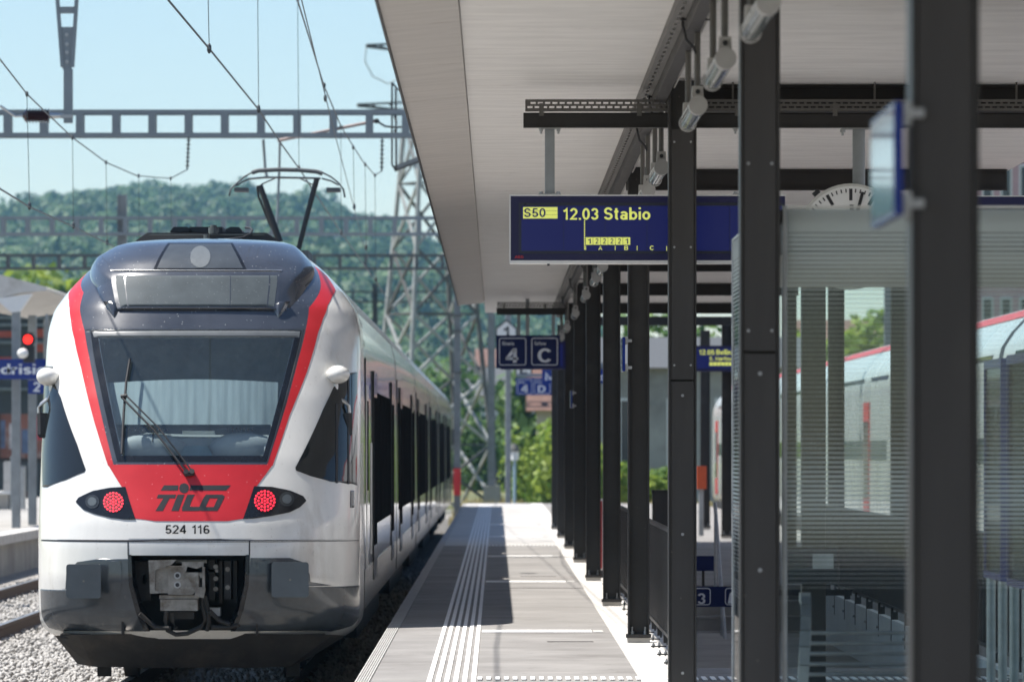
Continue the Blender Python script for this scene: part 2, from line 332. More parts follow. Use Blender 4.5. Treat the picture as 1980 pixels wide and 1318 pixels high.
M['blind'] = mat('pale_cab_blind', (0.27, 0.32, 0.335), 0.8, var=0.10, scale=5, stretch=(6, 1, 0.4))
M['windscreen'] = glass('windscreen_glass', (0.82, 0.90, 0.91), 1.0, dust=0.045, ior=1.7)
M['lamp_glass'] = glass('clear_lamp_tube', (0.90, 0.90, 0.88), 0.7, 0.06, dust=0.16)
M['shelter_glass'] = glass('shelter_glass', (0.93, 0.965, 0.955), 0.40)
M['film'] = film('frosted_glass_film', (0.74, 0.80, 0.775), 0.90)
M['train_window'] = mat('dark_train_window', (0.012, 0.014, 0.015), 0.05, var=0.1, scale=1, spec=0.6)
M['coach_window'] = mat('dusty_coach_window', (0.014, 0.014, 0.015), 0.9, var=0.3, scale=3, spec=0.0)
M['side_paint'] = mat('polished_white_train_side', (0.44, 0.43, 0.415), 0.06, var=0.08, scale=1.2, coat=0.9, col2=(0.34, 0.32, 0.29), thr=(0.60, 0.86))  # train white darkened to grey, standing for the shade on this side
M['lamp_white'] = mat('white_tube', (0.75, 0.75, 0.73), 0.4, var=0.03)
M['lamp_grey'] = mat('grey_lamp_socket', (0.36, 0.35, 0.335), 0.5, var=0.1)
M['brown_porcelain'] = mat('brown_porcelain', (0.06, 0.03, 0.032), 0.2, var=0.1)
M['gantry'] = mat('gantry_grey_paint', (0.205, 0.235, 0.255), 0.6, 0.1, var=0.12, scale=2)
M['gantry_dark'] = mat('gantry_dark_steel', (0.085, 0.090, 0.095), 0.7, 0.1, var=0.15)
M['wire'] = mat('copper_wire_dark', (0.05, 0.055, 0.06), 0.5, 0.4)
M['pink_rod'] = mat('reddish_grey_rod', (0.34, 0.27, 0.26), 0.6)
M['lattice_pale'] = mat('lattice_galvanised', (0.34, 0.35, 0.34), 0.6, 0.25, var=0.25, scale=1.5)
M['lattice_dark'] = mat('lattice_weathered', (0.10, 0.10, 0.095), 0.8, var=0.25, scale=1.5)
M['roof_tile'] = mat('red_roof_tile', (0.15, 0.085, 0.065), 0.9, var=0.3, scale=3)
M['bark'] = mat('bark', (0.075, 0.058, 0.042), 0.9, var=0.3)
M['grass'] = mat('meadow_ground', (0.085, 0.105, 0.035), 0.95, var=0.3, scale=0.6, col2=(0.20, 0.165, 0.075), thr=(0.45, 0.62))
M['dry_grass'] = mat('dry_grass_blades', (0.36, 0.29, 0.12), 0.9, var=0.3, scale=2)
M['road'] = mat('road_asphalt', (0.25, 0.245, 0.24), 0.9, var=0.1)
M['forest'] = leafmat('forest_leaves', (0.006, 0.034, 0.006), (0.068, 0.145, 0.018), 0.025, 0.2, 0.32)
M['bush'] = leafmat('bright_bush_leaves', (0.08, 0.17, 0.025), (0.34, 0.42, 0.06), 0.9, 0.45)
M['hedge'] = leafmat('hedge_leaves', (0.035, 0.10, 0.018), (0.13, 0.22, 0.04), 0.5, 0.3)
M['window_dark'] = mat('house_window_glass', (0.03, 0.035, 0.04), 0.1)

# soffit: pale brushed boards with rust that creeps along the joints
def soffit_mat(name, base, ylen):
    m, t, n, l, b = _nodes(name)
    tc = n.new('ShaderNodeTexCoord'); oi = n.new('ShaderNodeObjectInfo')
    off = n.new('ShaderNodeVectorMath'); off.operation = 'MULTIPLY_ADD'; off.inputs[1].default_value = (0, 0, 0)
    cb = n.new('ShaderNodeCombineXYZ'); ml = n.new('ShaderNodeMath'); ml.operation = 'MULTIPLY'; ml.inputs[1].default_value = 57.0
    l.new(oi.outputs['Random'], ml.inputs[0]); l.new(ml.outputs[0], cb.inputs[2])
    ad = n.new('ShaderNodeVectorMath'); ad.operation = 'ADD'; l.new(tc.outputs['Object'], ad.inputs[0]); l.new(cb.outputs[0], ad.inputs[1])
    mp = n.new('ShaderNodeMapping'); mp.inputs['Scale'].default_value = (0.7, 2.6, 1); l.new(ad.outputs[0], mp.inputs[0])
    nz = n.new('ShaderNodeTexNoise'); nz.inputs['Scale'].default_value = 2.2; nz.inputs['Detail'].default_value = 8; nz.inputs['Roughness'].default_value = 0.7; l.new(mp.outputs[0], nz.inputs['Vector'])
    rp = n.new('ShaderNodeValToRGB'); rp.color_ramp.elements[0].position = 0.34; rp.color_ramp.elements[1].position = 0.64
    rp.color_ramp.elements[0].color = (*[c * 0.87 for c in base], 1); rp.color_ramp.elements[1].color = (*[min(1, c * 1.06) for c in base], 1)
    l.new(nz.outputs['Fac'], rp.inputs[0])
    sp = n.new('ShaderNodeSeparateXYZ'); l.new(tc.outputs['Object'], sp.inputs[0])
    dd = n.new('ShaderNodeMath'); dd.operation = 'ABSOLUTE'; l.new(sp.outputs[1], dd.inputs[0])
    near = n.new('ShaderNodeMapRange'); near.inputs[1].default_value = ylen / 2 - 0.07; near.inputs[2].default_value = ylen / 2; l.new(dd.outputs[0], near.inputs[0])
    m2 = n.new('ShaderNodeMapping'); m2.inputs['Scale'].default_value = (3.2, 1.5, 1); l.new(ad.outputs[0], m2.inputs[0])
    n2 = n.new('ShaderNodeTexNoise'); n2.inputs['Scale'].default_value = 1.6; n2.inputs['Detail'].default_value = 9; n2.inputs['Roughness'].default_value = 0.75; l.new(m2.outputs[0], n2.inputs['Vector'])
    mu = n.new('ShaderNodeMath'); mu.operation = 'MULTIPLY'; l.new(near.outputs[0], mu.inputs[0]); l.new(n2.outputs['Fac'], mu.inputs[1])
    r2 = n.new('ShaderNodeValToRGB'); r2.color_ramp.elements[0].position = 0.53; r2.color_ramp.elements[1].position = 0.60; l.new(mu.outputs[0], r2.inputs[0])
    mx = n.new('ShaderNodeMix'); mx.data_type = 'RGBA'; l.new(r2.outputs[0], mx.inputs[0]); l.new(rp.outputs[0], mx.inputs[6]); mx.inputs[7].default_value = (0.16, 0.095, 0.05, 1)
    l.new(mx.outputs[2], b.inputs['Base Color']); b.inputs['Roughness'].default_value = 0.55
    return m
M['soffit'] = soffit_mat('canopy_soffit_boards', (0.78, 0.762, 0.735), 1.649)
M['fascia'] = soffit_mat('canopy_edge_boards', (0.47, 0.44, 0.41), 3.30)

# ================================================================== SETTING
def struct(name, mb, m, parent=None, **kw):
    return mb.build(name, m, parent, kind='structure' if parent is None else None, **kw)

g = MB(); g.grid([[(x, y, -0.92 - (0.6 if y > 400 else 0)) for x in np.linspace(-690, 690, 8)] for y in (-68, 60, 150, 400, 1100)], False)
struct('ground', g, M['grass'])
g = MB(); g.box(-60, 45, -60, 205, -0.9, -0.76); struct('track_bed', g, M['ballast'])

# --- island platform of the photographer: asphalt deck around the stair well, pale kerb, edge slabs, tactile ribs
plat = MB()
WX0, WX1, WY0, WY1 = 1.42, 3.62, 41.5, 66.5      # the stair well
plat.box(-0.865, 0.99, -40, 93.65, -0.5, 0.0)
plat.box(1.33, 5.9, -40, WY0, -0.5, -0.002); plat.box(1.33, 5.9, WY1, 165, -0.5, -0.002)
plat.box(WX1 + 0.06, 5.9, WY0, WY1, -0.5, -0.002)
platform = struct('platform', plat, M['asphalt'])
k = MB(); k.box(-0.865, 0.99, 93.66, 165, -0.5, 0.0); struct('far_paving', k, mat('pale_far_paving', (0.42, 0.405, 0.385), 0.85, var=0.14, scale=0.9, bump=0.2, col2=(0.33, 0.315, 0.30), thr=(0.5, 0.72)), platform)  # far deck coloured paler to stand for the grazing sun sheen
e = MB(); e.box(-0.95, 5.95, -40.05, 165.1, -0.95, -0.52); struct('platform_base', e, M['concrete'], platform)
k = MB(); k.box(0.995, 1.32, -40, 165, -0.5, 0.004); struct('kerb', k, M['curb'], platform)
k = MB(); k.box(1.325, WX0, WY0, WY1, -0.5, -0.004); struct('well_rim', k, M['curb'], platform)
src = None
for i in range(102):                                  # edge slabs, ribbed on top, 2 m each
    if src is None:
        s_ = MB(); s_.box(-0.975, -0.87, 0.004, 1.996, -0.30, -0.004)
        for q in range(6): s_.box(-0.972 + q * 0.0175, -0.962 + q * 0.0175, 0.01, 1.99, -0.004, 0.003)
        src = s_.build('edge_slab', M['edge'], platform); src.location = (0, -40, 0)
    else: inst(src, platform, (0, -40 + 2 * i, 0))
lx = [-0.462, -0.402, -0.342, -0.281, -0.219, -0.158]
for x in lx:
    g = MB(); y = 20.0
    while y < 160:
        g.box(x - 0.0165, x + 0.0165, y, y + 3.98, 0.001, 0.0065); y += 4.0
    g.build('tactile_line', M['white_line'], platform)
src = None
for y0, xs in ((39.2, np.arange(-0.115, 1.30, 0.061)), (93.0, np.arange(-0.12, 1.15, 0.061)), (39.2, np.arange(1.38, 3.6, 0.061))):
    for x in xs:
        if src is None:
            g = MB(); g.box(-0.015, 0.015, 0, 0.5, 0.003, 0.0105); src = g.build('tactile_rib', M['white_line'], platform); src.location = (x, y0, 0)
        else: inst(src, platform, (x, y0, 0))
src = None
for y0 in (49.4, 67.9, 84.0, 102.6, 119.0):
    if src is None:
        g = MB(); g.box(-0.126, 0.83, 0, 0.62, 0.001, 0.0055); src = g.build('white_bar', M['white_line'], platform); src.location = (0, y0, 0)
        g = MB(); g.box(0.845, 0.93, 0, 0.62, 0.0008, 0.0045); s2 = g.build('bar_end_patch', M['edge'], platform); s2.location = (0, y0, 0)
    else:
        inst(src, platform, (0, y0, 0)); inst(s2, platform, (0, y0, 0))
for (x0, x1, y) in ((0.42, 0.80, 47.0), (0.15, 1.0, 65.0), (0.3, 0.75, 71.0)):
    g = MB(); g.box(x0, x1, y, y + 0.10, 0.0006, 0.0036); g.build('tar_joint', M['tar'], platform)

# stair well: walls, steps up to the far end
g = MB(); g.box(WX1, WX1 + 0.055, WY0 - 2, WY1, -3.6, 0.03); struct('well_wall', g, M['pale_concrete'], platform)
g = MB(); g.box(WX0 - 0.05, WX0 - 0.001, WY0, WY1, -3.6, -0.505); struct('well_wall', g, M['pale_concrete'], platform)
g = MB(); g.box(WX0, WX1, WY1 + 0.01, WY1 + 0.2, -3.6, -0.505); struct('well_wall', g, M['concrete'], platform)
g = MB(); g.box(WX0 - 0.1, WX1 + 0.1, WY0 - 2, WY1, -3.75, -3.62); struct('well_floor', g, M['concrete'], platform)
src = None
for i in range(20):
    if src is None:
        g = MB(); g.box(WX0 + 0.004, WX1 - 0.004, 0, 0.36, -0.17, 0); g.box(WX0 + 0.004, WX1 - 0.004, -0.02, 0.0, -0.03, 0.0)
        src = g.build('stair_step', M['concrete'], platform); src.location = (0, 66.1, -0.17)
    else: inst(src, platform, (0, 66.1 - 0.34 * i, -0.17 * (i + 1)))

# --- tracks: rails on sleepers, ballast stones near the train's left
def track(xc, y0, y1, label):
    t = thing('railway_track', label, 'railway track', (xc, y0, -0.75), group='tracks on ballast beside the platforms')
    for sx in (-0.7525, 0.7525):
        g = MB()
        prof = [(-0.07,-0.0),(0.07,-0.0),(0.07,0.015),(0.012,0.04),(0.010,0.13),(0.034,0.145),(0.034,0.188),(-0.034,0.188),(-0.034,0.145),(-0.010,0.13),(-0.012,0.04),(-0.07,0.015)]
        g.prism([(sx + a, 0, b + 0.01) for a, b in prof], (0, y1 - y0, 0)); r_ = g.build('rail', M['rust'], t)
        g = MB(); g.box(sx - 0.033, sx + 0.033, 0, y1 - y0, 0.199, 0.202); g.build('running_surface', M['rail'], r_)
    src = None; n = min(295, int((y1 - y0) / 0.62))
    for i in range(n):
        if src is None:
            g = MB(); g.prism([(-1.25,0,-0.12),(1.25,0,-0.12),(1.25,0,0.0),(-1.25,0,0.0)], (0, 0.24, 0)); src = g.build('sleeper', M['sleeper'], t)
        else: inst(src, t, (0, 0.62 * i, 0))
    return t
track(-6.80, 40, 190, 'track with bright rails between the red and white train and the far left platform')
track(-2.68, 40, 190, 'track running underneath the red and white train')
track(7.65, 20, 190, 'track under the second train on the far right')
track(-16.5, 90, 195, 'siding track behind the left platform')

def stones(n, x0, x1, y0, y1, zc, s0, s1):
    base = np.array([[0,0,1],[1,0,0],[0,1,0],[-1,0,0],[0,-1,0],[0,0,-1]], float)
    fc = np.array([[0,1,2],[0,2,3],[0,3,4],[0,4,1],[5,2,1],[5,3,2],[5,4,3],[5,1,4]])
    p = np.stack([NR.uniform(x0, x1, n), y0 + (y1 - y0) * NR.uniform(0, 1, n) ** 1.5, zc + NR.uniform(-0.02, 0.03, n)], 1)
    v = base[None] * NR.uniform(0.6, 1.25, (n, 6, 1)) * NR.uniform(s0, s1, (n, 1, 1)) * np.array([1.15, 1.15, 0.85])
    q, _ = np.linalg.qr(NR.normal(size=(n, 3, 3))); v = np.einsum('nij,nkj->nki', q, v) + p[:, None]
    me = bpy.data.meshes.new('ballast_stones'); me.vertices.add(n * 6); me.vertices.foreach_set('co', v.astype(np.float32).ravel())
    fi = (fc[None] + (np.arange(n) * 6)[:, None, None]).reshape(-1).astype(np.int32)
    me.loops.add(len(fi)); me.loops.foreach_set('vertex_index', fi)
    me.polygons.add(n * 8); me.polygons.foreach_set('loop_start', np.arange(0, n * 24, 3, dtype=np.int32))
    me.update(calc_edges=True)
    return me
me = stones(52000, -8.3, -1.0, 44, 120, -0.745, 0.020, 0.042); me.materials.append(leaf := mat('loose_ballast', (0.40, 0.385, 0.365), 0.95, var=0.4, scale=7))
link(bpy.data.objects.new('ballast', me), kind='stuff', label='grey crushed ballast between the rails left of the train')
me = stones(6000, 1.0, 8.0, 164.8, 195, -0.745, 0.03, 0.06); me.materials.append(leaf)
link(bpy.data.objects.new('ballast', me), kind='stuff', label='grey ballast beyond the end of the platform')

# --- platform of track 2, far left
g = MB(); g.box(-15.0, -9.08, 95, 200, -0.9, 0.0); p2 = struct('left_platform', g, M['concrete'])
src = None
for i in range(42):
    if src is None:
        g = MB(); g.box(-9.35, -8.98, 0.006, 2.494, -0.16, 0.012); src = g.build('edge_slab', M['curb'], p2); src.location = (0, 95, 0)
    else: inst(src, p2, (0, 95 + 2.5 * i, 0))

# ================================================================== CANOPY AND ITS COLUMNS
ZS = 3.92
can = thing('platform_canopy', 'long platform canopy with pale rust-stained soffit and drooping left edge', 'canopy', (0, 0, 0))
src = None
YC1 = 97.5
n = int((YC1 + 22.0) / 1.65)
for i in range(n):
    y = YC1 - 1.65 * (i + 0.5)
    if src is None:
        g = MB(); g.box(-0.192, 4.28, -0.8249, 0.8249, 0, 0.03); src = g.build('soffit_board', M['soffit'], can); src.location = (0, y, ZS)
    else: inst(src, can, (0, y, ZS + rng.uniform(-0.0006, 0.0006)))
src = None
for i in range(33):
    y = 90.2 - 3.31 * (i + 0.5)
    if src is None:
        g = MB(); g.prism([(-0.598,-1.65,-0.060),(-0.198,-1.65,-0.022),(-0.194,-1.65,0.03),(-0.598,-1.65,0.0)], (0, 3.30, 0)); src = g.build('edge_board', M['fascia'], can); src.location = (0, y, ZS)
    else: inst(src, can, (0, y, ZS))
g = MB(); g.box(-0.612, -0.600, -25, 90.2, ZS - 0.075, ZS + 0.22); g.build('edge_trim', M['beam'], can)
g = MB(); g.box(-0.598, 4.3, -25, 90.1, ZS + 0.05, ZS + 0.22); g.box(-0.2, 4.3, 90.1, YC1, ZS + 0.05, ZS + 0.22); g.build('roof_deck', M['roof_grey'], can)
# perforated cable rail along the soffit and the plain rail next to it
g = MB(); x0 = 0.925
g.box(x0, x0 + 0.026, 6, YC1 - 2, ZS - 0.055, ZS - 0.052); g.box(x0 + 0.044, x0 + 0.075, 6, YC1 - 2, ZS - 0.055, ZS - 0.052)
y = 6.0
while y < YC1 - 2: g.box(x0 + 0.026, x0 + 0.044, y, y + 0.2, ZS - 0.055, ZS - 0.052); y += 0.36
g.box(x0, x0 + 0.003, 6, YC1 - 2, ZS - 0.052, ZS - 0.002)
g.build('perforated_rail', M['tray'], can)
g = MB(); g.box(1.0, 1.072, 6, YC1 - 2, ZS - 0.13, ZS - 0.001); g.build('edge_beam', M['beam'], can)
g = MB()
for q in range(3): g.tube([(1.082 + 0.018 * q, 6, ZS - 0.03 - 0.012 * q), (1.082 + 0.018 * q, YC1 - 3, ZS - 0.03 - 0.012 * q)], 0.006, 6)
g.build('cable', M['curb'], can)

COLS = [14.8, 25.2, 35.7, 46.7, 57.6, 68.5, 79.4, 90.2, 101.0, 111.6]
def hsec(x0, w, d, tf, tw):
    """H section, flanges facing left and right"""
    x1 = x0 + w; ym = d / 2
    return [(x0,0),(x0+tf,0),(x0+tf,ym-tw/2),(x1-tf,ym-tw/2),(x1-tf,0),(x1,0),(x1,d),(x1-tf,d),(x1-tf,ym+tw/2),(x0+tf,ym+tw/2),(x0+tf,d),(x0,d)]
def column(x, y, zt, label, group, panel, w=0.176):
    t = thing('steel_column', label, 'column', (x, y, 0), group=group)
    g = MB(); g.prism([(a, b, 0.075) for a, b in hsec(0, w, 0.18, 0.013, 0.010)], (0, 0, zt - 0.075)); g.build('shaft', M['column'], t)
    g = MB(); g.box(-0.014, w + 0.014, -0.03, 0.21, 0.045, 0.073); bp = g.build('base_plate', M['column'], t)
    g = MB(); g.box(-0.004, w + 0.004, -0.02, 0.20, 0.004, 0.045); g.build('grout_bed', M['concrete'], t)
    for bx in (0.034, w - 0.034):
        g = MB(); g.tube([(bx, 0.035, 0.073), (bx, 0.035, 0.098)], 0.017, 6); g.tube([(bx, 0.035, 0.098), (bx, 0.035, 0.135)], 0.009, 8); g.build('anchor_bolt', M['galv'], bp)
    if panel:
        for z0, z1 in ((0.10, 2.018), (2.030, min(zt - 0.02, 3.60))) if panel is True else ((0.10, 3.6),):
            g = MB(); g.box(0.0165, w - 0.0165, 0.006, 0.012, z0, z1); pn = g.build('cover_panel', M['column_panel'], t)
            pts = [(w / 2, z) for z in (0.19, 1.06, 1.93)] if z0 < 1 else [(xx, z) for z in (2.12, 2.86, 3.52) for xx in (0.036, w - 0.036)]
            for (sx, sz) in pts if panel is True else ():
                if sz > z1: continue
                rr = 0.0095 if z0 < 1 else 0.007
                g = MB(); g.tube([(sx, 0.006, sz), (sx, 0.001, sz)], rr, 10); sc = g.build('screw', M['galv'], pn)
    return t
ordn = ['first', 'second', 'third', 'fourth', 'fifth', 'sixth', 'seventh', 'eighth', 'ninth', 'tenth']
desc = ['blurred anthracite steel column closest to the camera with a blue sign plate', 'dark steel column beside the glass shelter edge with screwed cover panels', 'dark steel column standing in front of the blue departure display',
        'dark steel column with a narrow blue plate at head height', 'dark steel column just before the red and white board', 'dark steel column between the red board and the tactile crossing',
        'dark steel column beside the tactile crossing at the far row', 'dark steel column eighth in the row near the 4 C sign', 'slim looking dark column ninth in the row', 'furthest dark column of the row under the canopy end']
row1 = []
for i, y in enumerate(COLS):
    row1.append(column(1.08, y, ZS - 0.13 if y > 90 else ZS - 0.01, desc[i], 'dark steel columns along the track side of the canopy', 'plain' if i == 0 else i < 3))
for i, y in enumerate([57.6, 68.5, 79.4, 90.2, 101.0, 111.6]):
    column(4.0, y, ZS - 0.01, ordn[i] + ' column of the right hand row, counted from the one behind the glass shelter', 'columns along the right side of the canopy', False, 0.19)
t = thing('steel_post', 'black square post behind the glass shelter with a ticket box', 'post', (2.04, 38.0, 0))
g = MB(); g.cbox(0, 0.16, 0, 0.16, 0.004, 2.86, 0.006); g.build('shaft', M['column'], t)

# cross beams: H sections at each column from the edge beam to the right
for i, y in enumerate([14.8, 25.2, 35.7, 46.7, 57.6, 68.5, 79.4, 90.2]):
    g = MB(); x0, x1 = 1.08, 4.25; z1 = ZS - 0.004
    for (za, zb, ya, yb) in ((z1 - 0.012, z1, 0, 0.14), (z1 - 0.17, z1 - 0.158, 0, 0.14), (z1 - 0.158, z1 - 0.012, 0.066, 0.074)): g.box(x0, x1, y + 0.62 + ya, y + 0.62 + yb, za, zb)
    g.build('cross_beam', M['beam'], can)
def perforated_tray(x0, x1, y, z0, z1, parent):
    """upright tray face with two staggered rows of slots (real holes)"""
    g = MB(); h = (z1 - z0); rows = ((0.24, 0.40), (0.60, 0.76))
    zz = [0, rows[0][0], rows[0][1], rows[1][0], rows[1][1], 1.0]
    for a, b in ((0, 1), (2, 3), (4, 5)): g.box(x0, x1, y, y + 0.003, z0 + zz[a] * h, z0 + zz[b] * h)
    for r_, (a, b) in enumerate(rows):
        x = x0 + (0.02 if r_ else 0)
        g.box(x0, x, y, y + 0.003, z0 + a * h, z0 + b * h)
        while x < x1:
            g.box(x, min(x1, x + 0.014), y, y + 0.003, z0 + a * h, z0 + b * h); x += 0.046
    g.box(x0, x1, y + 0.003, y + 0.08, z0, z0 + 0.003)
    return g.build('perforated_tray', M['tray'], parent)
def carrier(y, x0, x1, z0=3.635, z1=3.722):
    """low carrier beam with the slotted cable tray above it"""
    g = MB(); g.box(x0, x1, y, y + 0.006, z0, z1); g.box(x0, x1, y, y + 0.07, z1 - 0.006, z1 + 0.001); g.box(x0, x1, y - 0.012, y + 0.07, z0 - 0.006, z0)
    g.box(x0, x0 + 0.09, y - 0.004, y + 0.07, z0 + 0.001, z1 - 0.007)
    g.build('carrier_beam', M['beam'], can)
    perforated_tray(x0 + 0.012, x1, y - 0.02, z1 + 0.012, z1 + 0.085, can)
    g = MB()
    for x in np.arange(x0 + 0.10, x1, 0.62): g.box(x, x + 0.03, y - 0.027, y - 0.0205, z1 - 0.02, z1 + 0.06)
    g.build('tray_clamp', M['tray'], can)
carrier(36.05, 0.17, 3.9)
carrier(86.0, 0.0, 1.05, 3.62, 3.72)
# small hanging brackets of the tray up to the soffit
g = MB()
for x in (1.5, 2.4, 3.3): g.bar((x, 36.1, 3.80), (x, 36.1, ZS + 0.001), 0.012)
for x in (0.95,): g.bar((x, 86.05, 3.80), (x, 86.05, ZS + 0.001), 0.012)
g.build('tray_hanger', M['tray'], can)

# --- tube lamps hung below the edge beam
def make_lamp():
    t = thing('tube_lamp', 'clear tubular lamp hanging below the canopy edge beam', 'lamp', (1.06, 0, 3.40), group='clear tube lamps hanging in a row under the canopy')
    for yy in (0.12, 1.55):
        g = MB(); g.tube([(0, yy, 0.045), (0, yy, 0.508)], 0.017, 8); g.box(-0.06, 0.06, yy - 0.03, yy + 0.03, 0.500, 0.512); g.build('hanger_rod', M['tray'], t)
        g = MB(); g.prism([(-0.034, yy - 0.07, -0.035), (0.034, yy - 0.07, -0.035), (0.028, yy - 0.07, 0.105), (-0.028, yy - 0.07, 0.105)], (0, 0.10, 0)); br = g.build('bracket', M['lamp_grey'], t)
        g = MB(); g.tube([(0, yy - 0.071, 0.075), (0, yy - 0.077, 0.075)], 0.013, 10); g.build('bolt', M['rubber'], br)
    g = MB(); g.tube([(-0.075, 0.09, 0.515), (-0.08, 0.06, 0.43), (-0.06, 0.07, 0.35), (-0.02, 0.10, 0.31), (0, 0.12, 0.26)], 0.008, 6); g.tube([(-0.09, 0.12, 0.46), (0.10, 0.12, 0.46)], 0.007, 6); g.build('feed_cable', M['rubber'], t)
    g = MB(); g.tube([(0, -0.02, 0), (0, 0.09, 0)], 0.050, 20); g.build('collar', M['lamp_grey'], t)
    g = MB(); g.tube([(0, 1.60, 0), (0, 1.64, 0)], 0.050, 20); g.build('collar', M['lamp_grey'], t)
    g = MB(); g.tube([(0, 0.09, 0), (0, 1.60, 0)], 0.043, 20, caps=False); g.build('clear_tube', M['lamp_glass'], t)
    g = MB(); g.tube([(0, 0.11, 0), (0, 1.59, 0)], 0.019, 10); g.build('fluorescent_tube', M['lamp_white'], t)
    g = MB(); g.box(-0.036, 0.036, 0.11, 1.59, 0.022, 0.030); g.build('reflector', M['lamp_white'], t)
    return t
lamp = make_lamp()
LL = ['tube lamp half hidden behind the second column', 'whole tube lamp beside the second column under the soffit', 'tube lamp in front of the top of the third column', 'tube lamp just beyond the third column above the display', 'small tube lamp directly above the display top edge',
      'tube lamp below the display, first of the far lamps', 'second tube lamp seen below the departure display', 'third tube lamp seen below the departure display', 'fourth tube lamp seen below the departure display', 'tube lamp beside the 4 C sign beam', 'last tube lamp at the far canopy end']
for i, y in enumerate([23.0, 26.3, 29.9, 36.5, 39.7, 56.5, 60.2, 67.0, 76.0, 85.0, 92.0]):
    o = lamp if i == 0 else copy_tree(lamp); o.location = (1.06 + (0.04 if i == 0 else 0), y, 3.40); o['label'] = LL[i]

# ================================================================== SIGNS, DISPLAYS, CLOCK
def fit_text(name, s, px0, px1, py0, py1, Y, m, parent, thick=0.0015, shear=0.0, bold=0.0):
    """lettering whose outline fills a rectangle measured on the real sign (metres come from its distance Y)"""
    V, Fq = strokes(s, 0.15 + bold * 0.6); xs = [v[0] for v in V]; ys = [v[1] for v in V]; xa, xb, ya, yb = min(xs), max(xs), min(ys), max(ys)
    p0, p1 = P(px0, py1, Y), P(px1, py0, Y); sx, sz = (p1.x - p0.x) / (xb - xa), (p1.z - p0.z) / (yb - ya)
    if xb - xa < 0.3 and sx > sz * 1.6: sx = sz; 
    off = Vector(); q = parent
    while q is not None: off += q.location; q = q.parent
    g = MB(); g.add([(p0.x + (x - xa) * sx - off.x, Y - off.y, p0.z + (z - ya) * sz - off.z) for x, z in V], Fq)
    return g.build(name, m, parent)
def ring_rect(mb, px0, px1, py0, py1, Y, r, w, th=0.002):
    """rounded rectangle outline as raised print"""
    a, b = P(px0, py1, Y), P(px1, py0, Y); pts_o, pts_i = [], []
    for (cx, cz, a0) in ((b.x - r, b.z - r, 0), (a.x + r, b.z - r, 90), (a.x + r, a.z + r, 180), (b.x - r, a.z + r, 270)):
        for k in range(5):
            an = R(a0 + k * 22.5)
            pts_o.append((cx + r * math.cos(an), Y, cz + r * math.sin(an))); pts_i.append((cx + (r - w) * math.cos(an), Y, cz + (r - w) * math.sin(an)))
    n = len(pts_o)
    vs = [(x, y - th, z) for x, y, z in pts_o] + [(x, y - th, z) for x, y, z in pts_i]
    mb.add(vs, [(i, (i + 1) % n, n + (i + 1) % n, n + i) for i in range(n)])
    return mb
def pbox(mb, px0, px1, py0, py1, Y, th, back=0.0):
    a, b = P(px0, py1, Y), P(px1, py0, Y); mb.box(a.x, b.x, Y - th, Y + back, a.z, b.z); return mb

# departure display S50
YD = 36.05
t = thing('departure_display', 'long blue departure display reading 12.03 Stabio under the carrier beam', 'display', (0, 0, 0))
g = MB(); pbox(g, 987.5, 1518, 379.5, 503, YD, 0, 0.16); g.build('housing', M['display_blue'], t)
g = MB(); pbox(g, 985.5, 1520, 503.5, 509.5, YD - 0.004, 0.0, 0.17); pbox(g, 985.5, 1520, 376.5, 379, YD - 0.004, 0, 0.17); pbox(g, 985.2, 987.2, 379.3, 503.2, YD - 0.004, 0, 0.17); g.build('casing_edge', M['white_sign'], t)
g = MB(); pbox(g, 1003, 1516, 392, 490, YD, 0.003); g.build('bezel', M['lcd_dark'], t)
for (a, b) in ((1008, 1089.5), (1090.5, 1169.5), (1170.5, 1250.5), (1251.5, 1330.5), (1331.5, 1410.5), (1411.5, 1512)):
    g = MB(); pbox(g, a, b, 398, 485, YD - 0.004, 0.003); g.build('lcd_panel', M['lcd'], t)
YF = YD - 0.0085
g = MB()
for (a, b) in ((400.5, 407.3), (407.9, 414.8), (415.4, 422.5)): pbox(g, 1011.5, 1078, a, b, YF, 0.0012)
g.build('line_field', M['lcd_yellow'], t)
fit_text('line_number', 'S50', 1013.5, 1055, 402.5, 420, YF - 0.0025, M['lcd'], t)
fit_text('departure_time', '12.03', 1089, 1157, 401, 425, YF, M['lcd_yellow'], t, bold=0.012)
fit_text('destination', 'Stabio', 1168, 1257.5, 401, 425, YF, M['lcd_yellow'], t, bold=0.012)
g = MB(); y = 426.0
while y < 483: pbox(g, 1129.3, 1131.3, y, y + 2.6, YF, 0.0012); y += 3.6
for (x, ya, yb) in ((1132.5, 475, 483.5), (1189.5, 475, 483.5), (1232, 475, 484), (1289, 476, 485)): pbox(g, x - 0.6, x + 0.6, ya, yb, YF, 0.0012)
g.build('train_position_mark', M['lcd_yellow'], t)
for i, d in enumerate('122221'):
    a = 1132.5 + 14.45 * i
    g = MB(); pbox(g, a, a + 13.7, 458.8, 473.2, YF, 0.0012); cc = g.build('coach_field', M['lcd_yellow'], t)
    fit_text('coach_class', d, a + 4.0, a + 10.2, 460.8, 471.2, YF - 0.0025, M['lcd'], t, bold=0.02)
for s_, a in (('A', 1157), ('B', 1207), ('C', 1256.5)): fit_text('sector_letter', s_, a, a + 7.5, 475, 483.5, YF, M['lcd_yellow'], t)
fit_text('maker_lettering', 'AEG', 995.5, 1012.5, 493.4, 499.2, YD - 0.002, M['lcd_red'], t, bold=0.03)
